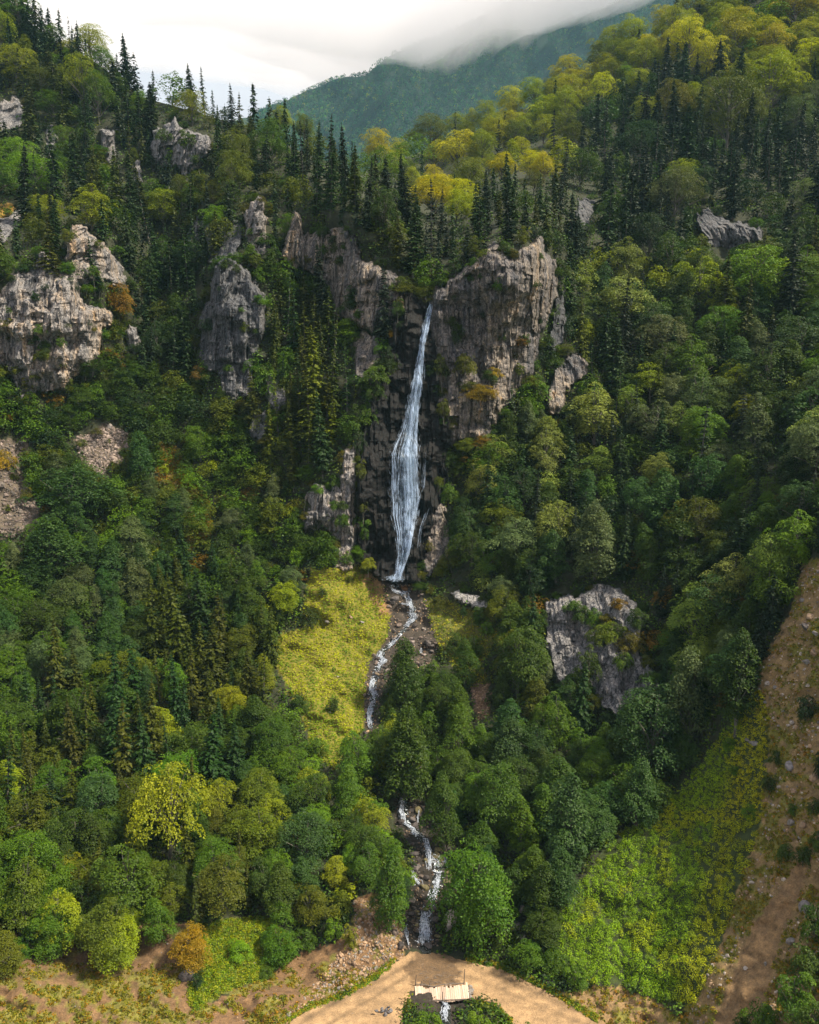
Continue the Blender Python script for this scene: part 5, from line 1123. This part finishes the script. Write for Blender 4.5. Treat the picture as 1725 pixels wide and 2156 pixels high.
cascade('stream', [([(849, 1678), (845, 1708), (853, 1733), (872, 1744), (874, 1758)], 6, 44), ([(881, 1700), (880, 1732)], 3, 10), ([(895, 1762), (903, 1788), (903, 1802), (905, 1831)], 7, 44), ([(916, 1796), (932, 1808), (940, 1828)], 9, 20), ([(938, 1832), (925, 1837), (912, 1833)], 4, 10),
 ([(925, 1836), (920, 1858), (920, 1871), (909, 1898), (903, 1908)], 7, 44), ([(893, 1915), (890, 1950), (886, 1988)], 10, 60), ([(898, 1915), (900, 1955), (902, 1984)], 9, 40), ([(856, 1945), (857, 1970), (861, 1990)], 4, 16), ([(868, 1832), (876, 1850), (884, 1862)], 9, 16), ([(912, 1800), (925, 1828)], 12, 16)], 'lower white cascade dropping between dark boulders to the road')
cascade('stream', [([(935, 2104), (939, 2118), (936, 2130), (940, 2150)], 9, 34)], 'small spill of white water below the plank bridge')

# ------------------------------------------------------------------ plank bridge
def wood_mat(name, a, b):
    m, t, out = newmat(name); d = N(t, 'ShaderNodeBsdfPrincipled'); n = noise(t, 2.5, 6, .7, stretch=(6, .8, 1))
    ob = N(t, 'ShaderNodeAttribute', attribute_name='var').outputs['Fac']
    c = ramp(t, n, [(.3, a), (.7, b)]); k = math_(t, 'MULTIPLY_ADD', ob, .5); t.nodes[-1].inputs[2].default_value = .72
    c = mix(t, 1.0, c, k, 'MULTIPLY'); L(t, c, d.inputs['Base Color']); d.inputs['Roughness'].default_value = .85
    L(t, d.outputs[0], out.inputs[0]); return m
M_PLANK = wood_mat('weathered_plank', (.42, .29, .21), (.66, .50, .39)); M_LOG = wood_mat('grey_log', (.10, .08, .065), (.24, .19, .15))
def box(cx_, cy_, cz_, sx, sy, sz, rz=0., tilt=0., bev=0):
    v = np.array([(a, b, c) for a in (-.5, .5) for b in (-.5, .5) for c in (-.5, .5)]) * np.array([sx, sy, sz])
    if tilt: ct, st = math.cos(tilt), math.sin(tilt); v = np.stack([v[:, 0] * ct + v[:, 2] * st, v[:, 1], -v[:, 0] * st + v[:, 2] * ct], 1)
    c, s = math.cos(rz), math.sin(rz); v = np.stack([v[:, 0] * c - v[:, 1] * s, v[:, 0] * s + v[:, 1] * c, v[:, 2]], 1) + np.array([cx_, cy_, cz_])
    f = np.array([(0, 1, 3, 2), (4, 6, 7, 5), (0, 4, 5, 1), (2, 3, 7, 6), (0, 2, 6, 4), (1, 5, 7, 3)]); return v, f
bp = P(931, 2096, float(D_ground(np.array([931.]), np.array([2096.]))[0])) + np.array([0, 0, .35])
br = bpy.data.objects.new('plank_bridge', None); COL.objects.link(br); br.location = bp; br.rotation_euler = (0, 0, math.radians(2))
tag(br, 'small weathered plank bridge over the stream at the bend of the dirt road', 'bridge')
rb = np.random.default_rng(4); BL, BW = 6.0, 2.3
nb = 26
for i in range(nb):
    x = -BL / 2 + (i + .5) * BL / nb; sag = -.16 * (1 - (2 * x / BL) ** 2) ; w = BL / nb * .93
    top = BW * (1 + .06 * rb.normal()) - (.35 * math.exp(-((x + 1.3) / .7) ** 2))
    mb = MB(); mb.add(*box(x, .05 * rb.normal() - (BW - top) * .3, sag + .02 * rb.normal(), w, top, .07, rb.normal() * .015), a=rb.random())
    o = link('plank', mb.mesh('plank', M_PLANK), br)
for yy in (-.8, 0, .8):
    mb = MB(); v, f = tube([(-BL / 2 - .5, yy, -.18), (0, yy, -.30), (BL / 2 + .5, yy, -.18)], .13, 8); mb.add(v, f, a=.4); link('beam', mb.mesh('beam', M_LOG, True), br)
for (x, y, h, ln) in ((-2.95, 1.25, 1.3, .1), (2.55, 1.25, 1.9, .05), (2.95, -1.2, .8, 0), (-.0, -1.1, 1.0, -.05), (-2.4, 1.15, .6, .3), (-1.2, 1.2, .5, -.4), (-1.2, -1.15, .7, 0)):
    mb = MB(); v, f = tube([(x, y, -.6), (x + ln * h * .5, y, h * .4), (x + ln * h, y, h)], [.06, .055, .04], 6); mb.add(v, f, a=.2); link('post', mb.mesh('post', M_LOG, True), br)
mb = MB(); v, f = tube([(-2.9, 1.2, .22), (-1.8, 1.15, .1), (-.9, 1.0, -.02), (.2, 1.15, .12), (2.6, 1.2, .16)], .06, 6); mb.add(v, f, a=.1); link('rail', mb.mesh('rail', M_LOG, True), br)
mb = MB(); v, f = tube([(-2.8, -1.15, .08), (-.3, -1.15, .02), (2.9, -1.2, .12)], .05, 6); mb.add(v, f, a=.1); link('rail', mb.mesh('rail', M_LOG, True), br)
# stone abutments at both bridge ends
mb = MB()
for x in (-3.1, 3.1):
    for k in range(9):
        v, f = stone_mesh(400 + k, 2, 9); s = rb.uniform(.22, .42); mb.add(v * s + np.array([x + rb.normal() * .18, -1.3 + k * .32, -.45 + rb.normal() * .12]), f)
ab = link('stone_abutment', mb.mesh('stone_abutment', M_BOULDER), br); ab.color = (*GREY, 1)
# driftwood above the bridge
mb = MB()
for k in range(110):
    x = rb.uniform(-3.0, 2.0); y = rb.uniform(1.3, 5.0) * rb.uniform(.5, 1); a = rb.normal() * .5; l = rb.uniform(.25, .8)
    p0 = np.array([x, y, .02 + rb.random() * .18 - .3]); d = np.array([math.cos(a), math.sin(a), rb.normal() * .1]) * l
    v, f = tube([p0, p0 + d * .5 + np.array([0, 0, .05]), p0 + d], .016, 4); mb.add(v + bp, f, a=rb.random())
o = link('driftwood', mb.mesh('driftwood', M_LOG)); o['kind'] = 'stuff'; tag(o, 'tangle of brown sticks washed up above the bridge', 'driftwood')
# heap of stones on the road
hp_ = P(818, 2134, float(D_ground(np.array([818.]), np.array([2134.]))[0])); hl = []
for k in range(9):
    o = link('stone', ST[k % 6]); s = rb.uniform(.16, .34); o.scale = (s, s, s * .9); o.rotation_euler = (rb.random(), rb.random(), rb.random() * 6)
    o.location = hp_ + np.array([rb.normal() * .32, rb.normal() * .22, .18 + (.3 if k > 5 else 0)]); o.color = (*(np.array((.12, .115, .12)) * rb.uniform(.6, 1.5)), 1)
    o['category'] = 'stone'; o['group'] = 'heap of dark stones on the road'; o['label'] = 'dark grey stone in the small heap on the left road arm'

# ------------------------------------------------------------------ air
def vol_box(name, lo, hi, dens, col, aniso=0.0, mesh=None):
    m, t, out = newmat(name + '_air'); v = N(t, 'ShaderNodeVolumePrincipled')
    v.inputs['Density'].default_value = dens; v.inputs['Color'].default_value = (*col, 1); v.inputs['Anisotropy'].default_value = aniso
    L(t, v.outputs[0], out.inputs['Volume'])
    if mesh is None:
        c = (np.array(lo) + np.array(hi)) / 2; s = np.array(hi) - np.array(lo); vv, ff = box(*c, *s); me = mesh_from(name, vv, ff, m)
    else: me = mesh_from(name, mesh[0], mesh[1], m, True)
    import bmesh
    bm = bmesh.new(); bm.from_mesh(me); bmesh.ops.recalc_face_normals(bm, faces=bm.faces); bm.to_mesh(me); bm.free()
    print(name, 'outward', max(me.polygons, key=lambda q: q.center.z).normal.z)
    o = link(name, me); o['kind'] = 'stuff'; return o
HAZE = 1
if HAZE:
    vol_box('haze', (-2700, -700, -60), (2700, 4000, 1300), .00007, (.45, .82, 1.0))
# bank of low cloud resting on the far mountain: soft lumpy underside
nxm, nym = 150, 60
xm = np.linspace(-1700, 1500, nxm); ym = np.linspace(1500, 2900, nym); XM, YM = np.meshgrid(xm, ym)
sm = lambda v, a, b: sstep(v, a, b)
edgeb = (.55 * sm(XM, -1700, -900) + .45 * sm(XM, -600, 60)) * (1 - sm(XM, 1200, 1500)) * sm(YM, 1500, 1850) * (1 - sm(YM, 2700, 2900))
lump = fbm(XM / 150, YM / 150, 0, 5, 900) - .46
base = 640 + .36 * np.clip(XM - 30, 0, 900) + .16 * (YM - 1700) - 80 * lump + 120 * (1 - edgeb) + 60 * sm(-XM, 0, 900)
topm = base + 1 + (130 + 160 * (fbm(XM / 200, YM / 200, 4, 4, 901))) * edgeb
nv = nxm * nym; fb = gridfaces(nym, nxm)[:, ::-1]; ft = gridfaces(nym, nxm) + nv
i = np.arange(nv).reshape(nym, nxm); rim = np.concatenate([i[0, :-1], i[:-1, -1], i[-1, :0:-1], i[:0:-1, 0]]); r2_ = np.roll(rim, -1)
fs = np.stack([rim, r2_, r2_ + nv, rim + nv], 1)
vm = np.concatenate([np.stack([XM, YM, base], -1).reshape(-1, 3), np.stack([XM, YM, topm], -1).reshape(-1, 3)])
mist = vol_box('mist_bank', None, None, 0.0062, (1.0, .975, 1.0), 0.0, (vm, np.concatenate([fb, ft, fs])))
tag(mist, 'white low cloud resting on the top of the distant mountain', 'mist')
